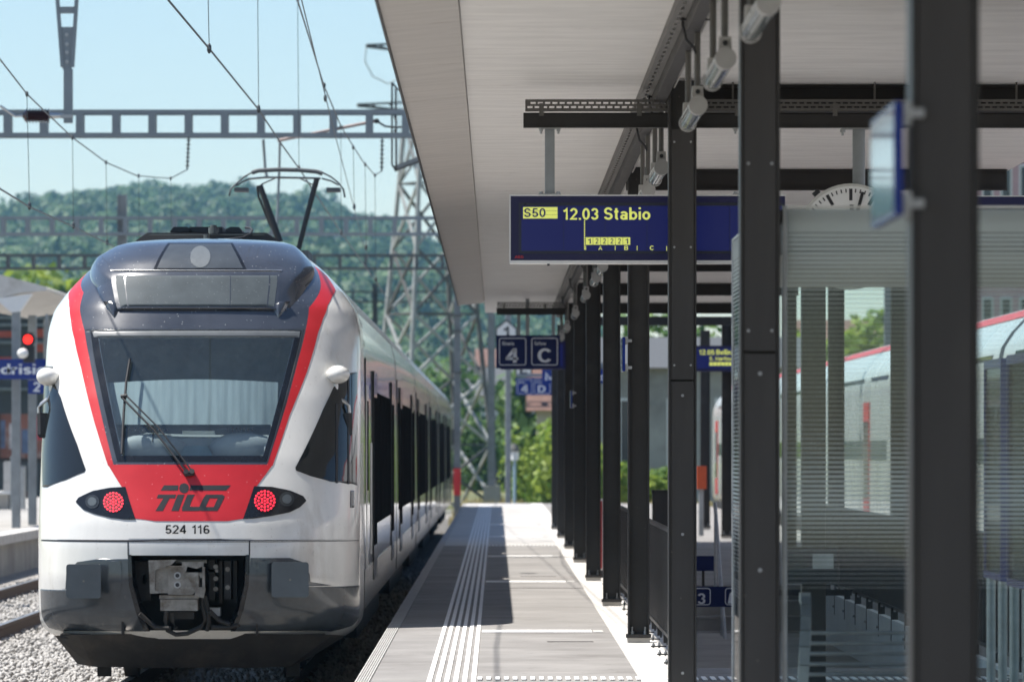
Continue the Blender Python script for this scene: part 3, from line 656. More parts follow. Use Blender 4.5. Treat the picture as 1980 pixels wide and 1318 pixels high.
for xp in (0.338, 1.57):
    g = MB(); g.cbox(xp - 0.031, xp + 0.031, YD + 0.02, YD + 0.082, 3.204, 3.622, 0.004); po = g.build('hanger_post', M['galv_pole'], t)
    for za, zb in ((3.6225, 3.6285), (3.2035, 3.212)): g = MB(); g.box(xp - 0.07, xp + 0.07, YD + 0.0, YD + 0.10, za, zb); g.build('flange', M['galv'], po)
    for bx in (-0.055, 0.055):
        g = MB()
        for (za, zb, r_) in ((3.590, 3.660, 0.007), (3.628, 3.642, 0.013), (3.606, 3.6225, 0.012)): g.tube([(xp + bx, YD + 0.012, za), (xp + bx, YD + 0.012, zb)], r_, 6)
        g.build('bolt', M['galv'], po)
        g = MB(); g.tube([(xp + bx, YD + 0.012, 3.212), (xp + bx, YD + 0.012, 3.224)], 0.012, 6); g.build('bolt', M['galv'], po)
g = MB(); pbox(g, 1058, 1063, 509.6, 513.5, YD + 0.05, 0.02, 0.02); g.build('drain_nipple', M['rubber'], t)

t = thing('departure_display', 'blue departure display mostly hidden behind frosted shelter glass, right of the clock', 'display', (0, 0, 0))
g = MB(); g.box(3.04, 3.80, YD, YD + 0.16, 2.79, 3.19); g.build('housing', M['display_blue'], t)
g = MB(); g.box(3.03, 3.81, YD - 0.004, YD + 0.17, 3.192, 3.198); g.build('casing_edge', M['white_sign'], t)
g = MB(); g.cbox(3.38, 3.44, YD + 0.03, YD + 0.09, 3.199, 3.625, 0.004); g.build('hanger_post', M['galv_pole'], t)

# far display of the other track
Y2 = 100.2
t = thing('departure_display', 'small far blue display reading 12.05 Bellinzona between the third and second columns', 'display', (0, 0, 0))
g = MB(); pbox(g, 1300, 1452, 668, 718, Y2, 0, 0.2); g.build('housing', M['display_blue'], t)
g = MB(); pbox(g, 1306, 1446, 673, 712, Y2, 0.004); g.build('lcd_panel', M['lcd'], t)
fit_text('departure_time', '12.05', 1352, 1381.5, 675.5, 685.5, Y2 - 0.008, M['lcd_yellow'], t, bold=0.012)
fit_text('destination', 'Bellinzona', 1385, 1441, 675.5, 685.5, Y2 - 0.008, M['lcd_yellow'], t, bold=0.012)
fit_text('via_line', 'S. Martino', 1372, 1416, 688, 697, Y2 - 0.008, M['lcd_yellow'], t)
g = MB()
for i in range(6): pbox(g, 1372 + 7.4 * i, 1378.4 + 7.4 * i, 700, 706.5, Y2 - 0.006, 0.002)
g.build('coach_field', M['lcd_yellow'], t)
for xp in (1320, 1436):
    g = MB(); a = P(xp, 668, Y2); g.cbox(a.x - 0.03, a.x + 0.03, Y2 + 0.05, Y2 + 0.11, a.z + 0.001, ZS - 0.02 + (0.0), 0.004); g.build('hanger_post', M['galv_pole'], t)
g = MB(); g.box(1.26, 4.25, 100.2, 100.34, ZS - 0.16, ZS - 0.004); g.build('cross_beam', M['beam'], can)

# station clock behind the shelter glass
YK = 36.06; kc = P(1645, 457, YK)
t = thing('station_clock', 'round white station clock with black bar marks showing above the frosted glass', 'clock', kc)
def disc(mb, r, y0, y1, n=48): mb.tube([(0, y0, 0), (0, y1, 0)], r, n); return mb
g = disc(MB(), 0.335, 0.0, 0.12); g.build('case', M['silver'], t)
g = disc(MB(), 0.318, -0.006, -0.0005); g.build('dial', M['white_sign'], t)
for k in range(60):
    an = 2 * math.pi * k / 60; big = k % 5 == 0; L, w = (0.075, 0.021) if big else (0.024, 0.008); r1 = 0.302
    d = Vector((math.sin(an), 0, math.cos(an))); x = Vector((math.cos(an), 0, -math.sin(an)))
    g = MB(); y = Vector((0, -0.0075, 0)); q = [d*r1 - x*w/2, d*r1 + x*w/2, d*(r1-L) + x*w/2, d*(r1-L) - x*w/2]
    g.prism([p + y for p in q], (0, 0.0012, 0)); g.build('minute_mark' if not big else 'hour_mark', M['number_black'], t)
for nm, an, L, w, mm in (('hour_hand', R(1.5), 0.2, 0.024, 'number_black'), ('minute_hand', R(15), 0.29, 0.020, 'number_black'), ('second_hand', R(140), 0.2, 0.006, 'red_paint')):
    d = Vector((math.sin(an), 0, math.cos(an))); g = MB(); yy = -0.011 - (0.003 if nm[0] == 'm' else 0.006 if nm[0] == 's' else 0)
    g.bar(-d * 0.06 + Vector((0, yy, 0)), d * L + Vector((0, yy, 0)), w, 0.002); g.build(nm, M[mm], t)
g = MB(); g.tube([(0.055, 0.06, 0.325), (0.055, 0.06, 3.628 - kc.z)], 0.040, 14); po = g.build('hanger_post', M['galv_pole'], t)
g = MB(); g.box(-0.04, 0.15, 0.0, 0.12, 3.622 - kc.z, 3.629 - kc.z)
for bx in (-0.05, 0.16): g.tube([(bx, 0.02, 3.58 - kc.z), (bx, 0.02, 3.66 - kc.z)], 0.008, 6); g.tube([(bx, 0.02, 3.628 - kc.z), (bx, 0.02, 3.65 - kc.z)], 0.017, 6); g.tube([(bx, 0.02, 3.60 - kc.z), (bx, 0.02, 3.621 - kc.z)], 0.017, 6)
g.build('flange', M['galv'], po)
g = MB(); g.bar((-0.235, 0.03, 0.262), (-0.20, 0.03, 0.292), 0.05, 0.03); g.build('hinge', M['rubber'], t)

# platform sign 4 C hung at the canopy end
YS = 86.0
def frame_sign(label, Y, x0, x1, y0, y1, fields, m, group=None, th=0.06):
    t = thing('platform_sign', label, 'sign', (0, 0, 0), group=group)
    g = MB(); pbox(g, x0, x1, y0, y1, Y, 0, th); g.build('sign_panel', m, t)
    for (a, b, c, d, small, big, bx) in fields:
        g = MB(); ring_rect(g, a, b, c, d, Y, 0.035, 0.012); g.build('field_frame', M['white_letter'], t)
        h = d - c
        if small: fit_text('field_caption', small, a + (b - a) * 0.12, a + (b - a) * 0.55, c + h * 0.13, c + h * 0.27, Y - 0.003, M['white_letter'], t)
        fit_text('field_sign', big, a + bx[0], a + bx[1], c + h * 0.38, c + h * 0.90, Y - 0.003, M['white_letter'], t, bold=0.03)
    return t
t = frame_sign('navy hanging sign with large 4 and C under the far carrier beam', YS, 959.5, 1083, 648, 712, [(965, 1017.5, 653, 706, 'Binario', '4', (12, 37)), (1027.5, 1078.5, 653, 706, 'Settore', 'C', (12, 38))], M['sign_navy'])
g = MB(); a = P(1003, 648, YS); g.cbox(a.x - 0.025, a.x + 0.025, YS + 0.005, YS + 0.055, a.z + 0.001, 3.613, 0.004); g.build('hanger_post', M['galv_pole'], t); g = MB(); a = P(1070, 648, YS); g.cbox(a.x - 0.025, a.x + 0.025, YS + 0.005, YS + 0.055, a.z + 0.001, 3.613, 0.004); g.build('hanger_post', M['galv_pole'], t)
# second display just behind that sign: only a blue rim shows
t = thing('departure_display', 'blue display rim peeping out behind the 4 C sign', 'display', (0, 0, 0))
g = MB(); pbox(g, 968, 1094, 660, 714, 88.4, 0, 0.15); g.build('housing', M['display_blue'], t)
g = MB(); pbox(g, 980, 1088, 666, 708, 88.4, 0.003); g.build('lcd_panel', M['lcd'], t)
g = MB(); a = P(1020, 660, 88.4); g.cbox(a.x - 0.03, a.x + 0.03, 88.43, 88.49, a.z + 0.001, ZS - 0.001, 0.004); g.build('hanger_post', M['galv_pole'], t)
t = frame_sign('small blue hanging sign with 4 and D beyond the canopy end', 150.0, 997, 1072, 730, 763.5, [(1000, 1029, 733, 761, 'Binario', '4', (7, 21)), (1033, 1064, 733, 761, 'Settore', 'D', (7, 22))], M['sign_blue'])
g = MB(); a = P(1086, 730, 150.0); g.cbox(a.x - 0.05, a.x + 0.05, 150.07, 150.17, 0.0, a.z + 0.2, 0.01); g.build('sign_post', M['galv_pole'], t)
g = MB(); g.box(P(1000, 1, 150).x, a.x - 0.051, 150.07, 150.15, P(0, 728, 150).z, P(0, 722, 150).z); g.build('sign_arm', M['galv_pole'], t)
t = thing('station_name_sign', 'blue station name sign reading Mendrisio, only its M beside the far columns', 'sign', (0, 0, 0))
g = MB(); pbox(g, 1048, 1180, 713, 741, 146.0, 0, 0.06); g.build('sign_panel', M['sign_blue'], t)
fit_text('station_name', 'Mendrisio', 1054, 1172, 719, 735.5, 145.997, M['white_letter'], t, bold=0.03)
g = MB(); a = P(1110, 741, 146); g.cbox(a.x - 0.05, a.x + 0.05, 146.07, 146.17, 0, a.z + 0.3, 0.01); g.build('sign_post', M['galv_pole'], t)

# house shaped board with 1 on its own pole beyond the platform
Yh = 189.0
t = thing('track_number_board', 'house shaped white board with a black 1 on a grey pole', 'sign', (0, 0, 0))
pts = [(958, 662), (958, 634), (979, 617), (1000, 634), (1000, 662)]
g = MB(); g.prism([tuple(P(a, b, Yh)) for a, b in pts], (0, 0.03, 0)); g.build('board_rim', M['number_black'], t)
pts = [(961, 659), (961, 636), (979, 621), (997, 636), (997, 659)]
g = MB(); g.prism([tuple(P(a, b, Yh - 0.01)) for a, b in pts], (0, 0.006, 0)); g.build('board_face', M['white_sign'], t)
fit_text('board_number', '1', 973, 985, 629, 656, Yh - 0.013, M['number_black'], t, bold=0.05)
g = MB(); a, b = P(977, 952, Yh), P(988, 612, Yh); g.cbox(a.x, b.x, Yh + 0.04, Yh + 0.22, a.z - 0.6, b.z + 0.1, 0.02); g.build('pole', M['galv_pole'], t)
t = thing('signal_letter_board', 'small white board with black E peeping out under the 4 C sign', 'sign', (0, 0, 0))
g = MB(); pbox(g, 996.5, 1029, 698, 729, Yh, 0, 0.03); g.build('board_rim', M['number_black'], t)
g = MB(); pbox(g, 999, 1026, 700, 726, Yh, 0.006); g.build('board_face', M['white_sign'], t)
fit_text('board_letter', 'E', 1005, 1020, 703, 723, Yh - 0.01, M['number_black'], t, bold=0.06)
g = MB(); a = P(988.5, 712, Yh); b = P(996.5, 712, Yh); g.box(a.x, b.x, Yh + 0.02, Yh + 0.07, a.z - 0.04, a.z + 0.04); g.build('bracket', M['galv_pole'], t)

# blue plates fixed beside the columns, edge on
def side_plate(label, Y, L, z0, z1, zb=0):
    t = thing('blue_sign_plate', label, 'sign', (0, 0, 0), group='blue sign plates clamped to the columns edge on')
    g = MB(); g.box(1.034, 1.056, Y, Y + L, z0, z1); g.build('sign_panel', M['sign_blue'], t)
    g = MB(); g.box(1.032, 1.0335, Y + 0.012, Y + L - 0.012, z0 + 0.012, z1 - 0.012); g.build('printed_face', M['gloss_blue'], t)
    for z in (z0 + 0.03, z1 - 0.03):
        g = MB(); g.box(1.0565, 1.079, Y + 0.02, Y + 0.10, z - 0.03, z + 0.03); cl = g.build('clamp', M['galv'], t)
        g = MB(); g.tube([(1.068, Y + 0.02, z + 0.02), (1.068, Y - 0.01, z + 0.02)], 0.012, 8); g.build('bolt', M['galv'], cl)
        g = MB(); g.tube([(1.10, Y - 0.02, z), (1.10, Y - 0.004, z)], 0.012, 8); g.build('bolt', M['galv'], cl)
        g = MB(); g.box(1.06, 1.11, Y - 0.004, Y + 0.0195, z - 0.012, z + 0.012); g.build('clamp_bar', M['galv'], cl)
    return t
side_plate('big blurred blue sign plate reflecting the sky on the nearest column', 14.78, 0.92, 2.205, 2.50, 0)
side_plate('narrow blue sign plate edge on at the fourth column', 46.66, 0.58, 2.23, 2.51, 0)
side_plate('tiny pale edged sign plate at the seventh column', 79.3, 0.58, 2.16, 2.40, 0)

# ================================================================== SHELTER, BENCH, RAILINGS AND SMALL THINGS ON THE PLATFORM
YG = 25.36
t = thing('glass_shelter', 'glass wind shelter with frosted stripe panes beside the second column', 'shelter', (0, 0, 0))
def pyz(py): return H - (py - CY) * YG / F
ztop = pyz(400)
cov = [(400, 1), (449, 1), (450, .88), (505, .66), (506, .55), (560, .20), (600, .09), (640, .06), (720, .07), (800, .11), (860, .22), (930, .48), (965, .56), (1000, .42), (1030, .26), (1060, .13), (1090, .08), (1140, .05), (1141, 0)]
def film_strips(fn):
    y = 450.0; fn(pyz(449.5), ztop - 0.012)
    while y < 1140:
        c = float(np.interp(y, [a for a, b in cov], [b for a, b in cov])); h = 9.0
        if c > 0: fn(pyz(y + 1 + (h - 0.6) * c), pyz(y + 1))
        y += h
for (xa, xb) in ((1.296, 2.012), (2.022, 3.30)):
    g = MB(); g.box(xa, xb, YG, YG + 0.012, 0.08, ztop - 0.008); pn = g.build('glass_pane', M['shelter_glass'], t)
    g = MB(); film_strips(lambda za, zb: g.add([(xa + .002, YG - 0.002, za), (xb - .002, YG - 0.002, za), (xb - .002, YG - 0.002, zb), (xa + .002, YG - 0.002, zb)], [(0, 1, 2, 3)]))
    g.build('frosted_stripes', M['film'], pn, kind='stuff')
for yb in (25.62, 27.5):
    g = MB(); g.box(1.222, 1.234, yb, yb + 1.84, 0.08, ztop - 0.008); pn = g.build('glass_pane', M['shelter_glass'], t)
    g = MB(); film_strips(lambda za, zb: g.add([(1.220, yb + .002, za), (1.220, yb + 1.838, za), (1.220, yb + 1.838, zb), (1.220, yb + .002, zb)], [(3, 2, 1, 0)]))
    g.build('frosted_stripes', M['film'], pn, kind='stuff')
g = MB(); g.cbox(1.274, 1.2945, YG - 0.02, YG + 0.03, 0.004, ztop + 0.006, 0.003); g.build('frame_post', M['galv'], t)
g = MB(); g.cbox(2.0125, 2.0215, YG - 0.012, YG + 0.03, 0.004, ztop - 0.006, 0.002); g.build('frame_post', M['galv'], t)
g = MB(); g.box(1.2945, 3.30, YG - 0.012, YG + 0.024, ztop - 0.006, ztop + 0.005); g.build('top_rail', M['silver'], t)
g = MB(); g.cbox(1.215, 1.24, 29.36, 29.40, 0.004, ztop + 0.004, 0.003); g.build('frame_post', M['galv'], t)
g = MB(); g.box(1.218, 1.238, 25.60, 29.36, ztop - 0.006, ztop + 0.005); g.build('top_rail', M['silver'], t)
g = MB(); g.box(1.245, 3.30, YG + 0.03, 29.42, ztop - 0.075, ztop - 0.012); g.build('roof_panel', M['column'], t)
g = MB(); g.box(1.245, 3.30, 29.43, 29.442, 0.08, ztop - 0.008); pn = g.build('glass_pane', M['shelter_glass'], t)
g = MB(); g.box(1.245, 3.30, 29.30, 29.425, 2.43, ztop - 0.08); g.build('rear_header', M['curb'], t)
g = MB(); g.box(1.2945, 3.30, YG - 0.004, YG + 0.016, 0.05, 0.08); g.box(1.219, 1.237, 25.60, 29.36, 0.05, 0.08); g.build('bottom_rail', M['galv'], t)

t = thing('metal_bench', 'pale metal waiting bench with curved side arms behind the shelter glass', 'bench', (1.46, 27.2, 0))
for xa in (0.0, 0.66):
    g = MB(); pts = [(0.03 * math.sin(R(a)) + 0.0, 0.28 - 0.33 * math.cos(R(a)), 0.46 + 0.42 * math.sin(R(a))) for a in range(-70, 100, 12)]
    for p, q in zip(pts, pts[1:]): g.bar((xa + p[0], p[1], p[2]), (xa + q[0], q[1], q[2]), 0.05, 0.05)
    g.build('side_arm', M['galv'], t)
    g = MB(); g.tube([(xa + 0.02, 0.28, 0.004), (xa + 0.02, 0.28, 0.42)], 0.03, 10); g.build('leg', M['galv'], t)
src = None
for k in range(8):
    if src is None:
        g = MB(); g.tube([(0.06, 0, 0), (0.62, 0, 0)], 0.010, 8); src = g.build('seat_slat', M['galv'], t); src.location = (0, 0.04, 0.45)
    else: inst(src, t, (0, 0.04 + 0.045 * k, 0.45 - 0.002 * k))
for k in range(5): inst(src, t, (0, 0.50 + 0.014 * k, 0.50 + 0.05 * k))

t = thing('ticket_validator', 'black ticket box fixed to the post behind the shelter glass', 'ticket machine', (2.04, 37.9, 0.70))
g = MB(); g.cbox(-0.13, 0.24, -0.10, 0.097, 0, 0.24, 0.02); g.build('case', M['rubber'], t)
g = MB(); g.box(-0.09, 0.02, -0.104, -0.1005, 0.05, 0.19); g.build('reader_panel', M['lens_grey'], t)
g = MB(); g.box(0.06, 0.2, -0.104, -0.1005, 0.10, 0.20); g.build('label_field', M['galv'], t)

for (ya, lab) in ((29.7, 'nearer blue framed poster case on two steel legs'), (31.6, 'further blue framed poster case on two steel legs')):
    t = thing('poster_case', lab + ' seen edge on behind the shelter glass', 'notice board', (2.76 if ya < 30 else 2.80, ya, 0), group='blue framed poster cases')
    g = MB(); g.box(0.0, 0.05, 0.0, 1.1, 0.86, 0.90); g.box(0, 0.05, 0, 1.1, 2.05, 2.10); g.box(0, 0.05, 0, 0.04, 0.90, 2.05); g.box(0, 0.05, 1.06, 1.1, 0.90, 2.05); g.build('frame', M['sign_blue'], t)
    g = MB(); g.box(0.03, 0.035, 0.04, 1.06, 0.90, 2.05); g.build('poster', M['pale_concrete'], t)
    g = MB(); g.box(0.008, 0.012, 0.04, 1.06, 0.90, 2.05); g.build('glass_pane', M['shelter_glass'], t)
    for yy in (0.15, 0.9):
        g = MB(); g.tube([(0.025, yy, 0.0), (0.025, yy, 0.86)], 0.026, 12); g.build('leg', M['galv'], t)

def railing(label, x, y0, y1, side):
    t = thing('stair_railing', label, 'railing', (x, y0, 0), group='dark railings round the stair well')
    L = y1 - y0
    g = MB(); g.box(-0.022, 0.022, 0, L, 0.95, 0.975); g.build('top_rail', M['column'], t)
    g = MB(); g.box(-0.012, 0.012, 0, L, 0.12, 0.15); g.build('bottom_rail', M['column'], t)
    src = None; n = int(L / 0.125)
    for i in range(n):
        if src is None:
            g = MB(); g.box(-0.006, 0.006, -0.02, 0.02, 0.1505, 0.9495); src = g.build('bar', M['column'], t); src.location = (0, 0.06, 0)
        else: inst(src, t, (0, 0.06 + 0.125 * i, 0))
    src = None; y = 0.3
    while y < L:
        if src is None:
            g = MB(); g.box(0.013, 0.028, -0.03, 0.03, 0.03 if side < 0 else -0.22, 0.9495)
            if side < 0: g.box(-0.11, 0.013, -0.02, 0.02, 0.012, 0.022); g.box(-0.01, 0.013, -0.025, 0.025, 0.045, 0.24)
            else: g.box(-0.035, -0.0125, -0.025, 0.025, -0.18, 0.14); g.box(-0.0125, 0.013, -0.02, 0.02, 0.03, 0.10)
            src = g.build('post', M['column'], t); src.location = (0, y, 0)
            g = MB()
            if side < 0:
                for bx in (-0.09, -0.045): g.tube([(bx, 0, 0.0), (bx, 0, 0.05)], 0.007, 6); g.tube([(bx, 0, 0.022), (bx, 0, 0.035)], 0.013, 6)
                
            else:
                for bz in (-0.09,): g.tube([(-0.035, 0, bz), (-0.055, 0, bz)], 0.014, 6)
            b_ = g.build('bolt', M['galv'], src)
        else:
            c = inst(src, t, (0, y, 0)); c2 = b_.copy(); C.objects.link(c2); c2.parent = c
        y += 1.75
    return t
railing('dark bar railing with bolted feet along the kerb between the columns', 1.345, 41.7, 66.6, -1)
railing('dark bar railing hooked on the pale stair wall on its right side', WX1 + 0.03, 39.6, 66.6, 1)
# handrail going down the stairs
t = thing('stair_handrail', 'thin grey handrail sloping down into the stair well', 'handrail', (0, 0, 0))
g = MB(); g.tube([(2.55, 66.4, 0.95), (2.55, 60.5, -2.0)], 0.022, 10); g.build('rail', M['galv'], t)
g = MB()
for y in (66.3, 64.4, 62.4):
    zt = 0.95 - (66.4 - y) * 0.5; g.tube([(2.55, y, zt - 0.95), (2.55, y, zt - 0.015)], 0.016, 8)
g.build('post', M['galv'], t)
# sign over the stairs
Yt = 57.9
t = thing('stair_sign', 'dark blue sign with a 3 hanging across the stair well', 'sign', (0, 0, 0))
g = MB(); pbox(g, 1318, 1490, 1133, 1172.5, Yt, 0, 0.05); g.build('sign_panel', M['sign_navy'], t)
g = MB(); ring_rect(g, 1330, 1374, 1136, 1169, Yt, 0.03, 0.008); ring_rect(g, 1402, 1446, 1136, 1169, Yt, 0.03, 0.008); g.build('field_frame', M['white_letter'], t)
fit_text('field_sign', '3', 1349, 1364, 1146, 1167, Yt - 0.003, M['white_letter'], t, bold=0.03)
g = MB(); g.prism([tuple(P(a, b, Yt - 0.003)) for a, b in ((1407, 1166), (1411, 1146), (1420, 1142), (1440, 1142), (1440, 1166))], (0, 0.002, 0)); g.build('train_symbol', M['white_letter'], t)
g = MB(); g.box(WX0 - 0.03, WX1 + 0.0, Yt + 0.051, Yt + 0.11, 0.10, 0.16); g.build('cross_bar', M['column'], t)
t = thing('stair_plate', 'small blank dark blue plate standing above the stair sign', 'sign', (0, 0, 0))
g = MB(); pbox(g, 1341, 1380.5, 1074, 1103, Yt + 0.07, 0, 0.02); g.build('plate', M['sign_navy'], t)
g = MB(); a = P(1360, 1074, Yt + 0.07); g.tube([(a.x, Yt + 0.105, 0.161), (a.x, Yt + 0.105, a.z)], 0.015, 8); g.build('post', M['column'], t)

# red and white board leaning at the railing end
t = thing('advertising_board', 'red and white board standing behind the sixth column', 'board', (1.27, 70.0, 0))
g = MB(); g.box(0, 0.05, 0, 1.2, 0.10, 0.97); g.build('board', M['white_sign'], t)
g = MB(); g.box(-0.006, -0.001, 0.02, 1.18, 0.13, 0.94); g.box(0.001, 0.03, -0.005, -0.001, 0.12, 0.95); g.build('red_poster', M['red_paint'], t)
for yy in (0.1, 1.1):
    g = MB(); g.box(-0.06, 0.12, yy - 0.02, yy + 0.02, 0.0, 0.1); g.build('foot', M['rubber'], t)
t = thing('litter_bin', 'grey rectangular bin behind the stair railing', 'bin', (2.02, 73.5, 0))
g = MB(); g.cbox(0, 0.42, 0, 0.4, 0.06, 1.02, 0.03); g.build('body', M['column_panel'], t)
g = MB(); g.cbox(-0.01, 0.43, -0.01, 0.41, 1.02, 1.06, 0.03); g.build('lid', M['column'], t)
g = MB(); g.box(0.06, 0.36, 0.05, 0.35, 0, 0.06); g.build('foot', M['rubber'], t)
t = thing('notice_box', 'orange red box on a grey post beside the second train', 'box', P(1364, 945, 104.0))
g = MB(); g.cbox(-0.16, 0.02, 0, 0.2, 0, 0.42, 0.01); g.build('case', mat('orange_red_paint', (0.48, 0.075, 0.022), 0.5), t)
g = MB(); g.cbox(-0.12, -0.03, 0.05, 0.15, -(P(0, 945, 104.0).z), 0, 0.01); g.build('post', M['galv_pole'], t)

# ================================================================== THE TRAIN
XC, YN, ZR = -2.68, 50.2, -0.55
train = thing('commuter_train', 'white commuter train with red chevron nose, black roof fairing and lit red tail lights', 'train', (XC, YN, ZR))
WV = np.array([[.46,1.32],[.51,1.40],[.57,1.437],[.7,1.448],[1.3,1.45],[3.05,1.44],[3.22,1.43],[3.41,1.385],[3.6,1.26],[3.8,1.07],[3.93,.90],[4.0,.76],[4.045,.56],[4.075,.34],[4.085,.10]])
DV = np.array([[.46,.26],[.55,.14],[.7,.05],[1.0,.0],[1.3,.015],[1.5,.06],[2.05,.28],[2.6,.55],[3.2,.90],[3.45,1.06],[3.8,1.40],[3.93,1.62],[4.0,1.9],[4.045,2.25],[4.075,2.7],[4.085,3.1]])
def smooth_tab(T):
    x = np.linspace(T[0, 0], T[-1, 0], 500); y = np.interp(x, T[:, 0], T[:, 1]); k = np.ones(13) / 13
    yp = np.pad(y, 6, mode='edge'); ys = np.convolve(yp, k, 'valid'); ys[:8] = y[:8]; ys[-8:] = y[-8:]; return x, ys
WX, WY = smooth_tab(WV); DX, DY = smooth_tab(DV)
NE = 2 / 2.6
def S(a, v):
    """nose surface: a = -1..1 round the nose (beyond: straight back along the side), v = height over the rail"""
    a = np.asarray(a, float); v = np.clip(np.asarray(v, float), .46, 4.085)
    w = np.interp(v, WX, WY); d0 = np.interp(v, DX, DY); b = np.abs(a); ang = np.minimum(b, 1) * np.pi / 2
    u = np.sign(a) * w * np.sin(ang) ** NE
    d = d0 + 1.2 * (1 - np.clip(np.cos(ang), 0, 1) ** NE) + np.maximum(b - 1, 0) * 2.0
    return np.stack(np.broadcast_arrays(u, d, v), -1)
def SN(a, v, off):
    e = 2e-3; p = S(a, v); ta = S(np.asarray(a) + e, v) - S(np.asarray(a) - e, v); tv = S(a, np.asarray(v) + e) - S(a, np.asarray(v) - e)
    n = np.cross(ta, tv); n /= np.linalg.norm(n, axis=-1)[..., None] + 1e-12
    n = np.where((n[..., 1:2] > 0) & (np.abs(np.asarray(a))[..., None] < 0.98), -n, n)
    return p + n * off
AT = np.concatenate([np.sign(t) * np.abs(t) ** 1.0 for t in [np.linspace(-1.0, 1.8, 2801)]])
def inv(px, py):
    v = np.full(AT.shape, 2.0)
    for _ in range(6):
        d = S(AT, v)[:, 1]; v = np.clip(H - ZR - (py - CY) * (YN + d) / F, .4, 4.0845)
    p = S(AT, v); q = CX + F * (XC + p[:, 0]) / (YN + p[:, 1])
    i = int(np.argmin(np.abs(q - px))); return AT[i], v[i]
def patch(mb, pts, off, thick=0.006, px=True, dv=0.02, da=0.03):
    """a panel that lies on the nose surface, its outline given as the points where its corners fall"""
    q = [inv(*p) for p in pts] if px else pts
    A = np.array([p[0] for p in q]); V = np.array([p[1] for p in q]); n = len(q)
    v0, v1 = V.min() + 1e-4, V.max() - 1e-4
    rows = sorted(set([v0, v1] + [x for x in V if v0 < x < v1] + list(np.arange(v0, v1, dv)[1:])))
    LR = []
    for v in rows:
        xs = []
        for i in range(n):
            va, vb = V[i], V[(i + 1) % n]
            if (va <= v < vb) or (vb <= v < va): xs.append(A[i] + (A[(i + 1) % n] - A[i]) * (v - va) / (vb - va))
        if len(xs) >= 2: LR.append((v, min(xs), max(xs)))
    m = max(2, min(60, int(max(r - l for _, l, r in LR) / da) + 2))
    aa = np.array([np.linspace(l, r, m) for _, l, r in LR]); vv = np.array([[v] * m for v, _, _ in LR])
    if callable(off):
        ss = np.array([np.linspace(0, 1, m)] * len(LR)); tt = (vv - v0) / (v1 - v0); off = off(ss, tt, aa, vv); T = SN(aa, vv, off[..., None]); B = SN(aa, vv, (off[..., None] - thick) if thick < 0.01 else 0 * off[..., None] - 0.004)
    else: T = SN(aa, vv, off); B = SN(aa, vv, off - thick)
    g = [[tuple(p) for p in row] for row in T]; mb.grid(g, True)
    bt = list(T[0]) + list(T[1:, -1]) + list(T[-1, -2::-1]) + list(T[-2:0:-1, 0]); bb = list(B[0]) + list(B[1:, -1]) + list(B[-1, -2::-1]) + list(B[-2:0:-1, 0]); k = len(bt)
    mb.add([tuple(p) for p in bt + bb], [(i, k + i, k + (i + 1) % k, (i + 1) % k) for i in range(k)])
    return mb
def circ(cx, cy, r, n=28, ry=None): return [(cx + r * math.cos(2 * math.pi * (k + .37) / n), cy + (ry or r) * math.sin(2 * math.pi * (k + .37) / n)) for k in range(n)]
def on(px, py, off):
    a, v = inv(px, py); return Vector(SN(np.array([a]), np.array([v]), off)[0])

WS = [(177, 643), (582, 643), (514, 890), (229, 890)]                 # windscreen outline
OPEN = [(248, 1071), (482, 1071), (480, 1130), (462, 1216), (272, 1216), (250, 1130)]
def inside(poly, x, y):
    r_ = False; n = len(poly)
    for i in range(n):
        (xa, ya), (xb, yb) = poly[i], poly[(i + 1) % n]
        if (ya > y) != (yb > y) and x < xa + (xb - xa) * (y - ya) / (yb - ya): r_ = not r_
    return r_
# nose skin with real openings for windscreen and coupler
aa = np.concatenate([np.linspace(-1.75, -1.02, 8), np.linspace(-1, 1, 151), np.linspace(1.02, 1.75, 8)]); vv = np.linspace(.46, 4.0845, 186)
G = S(aa[None, :], vv[:, None]); PX = CX + F * (XC + G[..., 0]) / (YN + G[..., 1]); PY = CY - F * (G[..., 2] + ZR - H) / (YN + G[..., 1])
WSI = [(a, v) for a, v in (inv(*p) for p in [(186, 652), (573, 652), (507, 883), (236, 883)])]
OPI = [(a, v) for a, v in (inv(*p) for p in OPEN)]
g = MB(); n, m_ = len(vv), len(aa); fs = []
for i in range(n - 1):
    vc = (vv[i] + vv[i + 1]) / 2
    for j in range(m_ - 1):
        ac = (aa[j] + aa[j + 1]) / 2
        if 1.95 < vc < 3.35 and inside(WSI, ac, vc): continue
        if vc < 1.3 and inside(OPI, ac, vc): continue
        fs.append((i * m_ + j, i * m_ + j + 1, (i + 1) * m_ + j + 1, (i + 1) * m_ + j))
g.add([tuple(p) for p in G.reshape(-1, 3)], fs, True)
nose = g.build('nose_shell', M['white_paint'], train)
def npart(name, polys, m, off, thick=0.006, parent=None, **kw):
    if name in ('led_array', 'painted_emblem', 'red_panel'):
        g = MB()
        for p in polys: patch(g, p, off, thick, **kw)
        o = g.build(name, m, parent or train)
        if name == 'led_array': o['kind'] = 'stuff'
        return o
    for p in polys: g = MB(); patch(g, p, off, thick, **kw); o = g.build(name, m, parent or train)
    return o

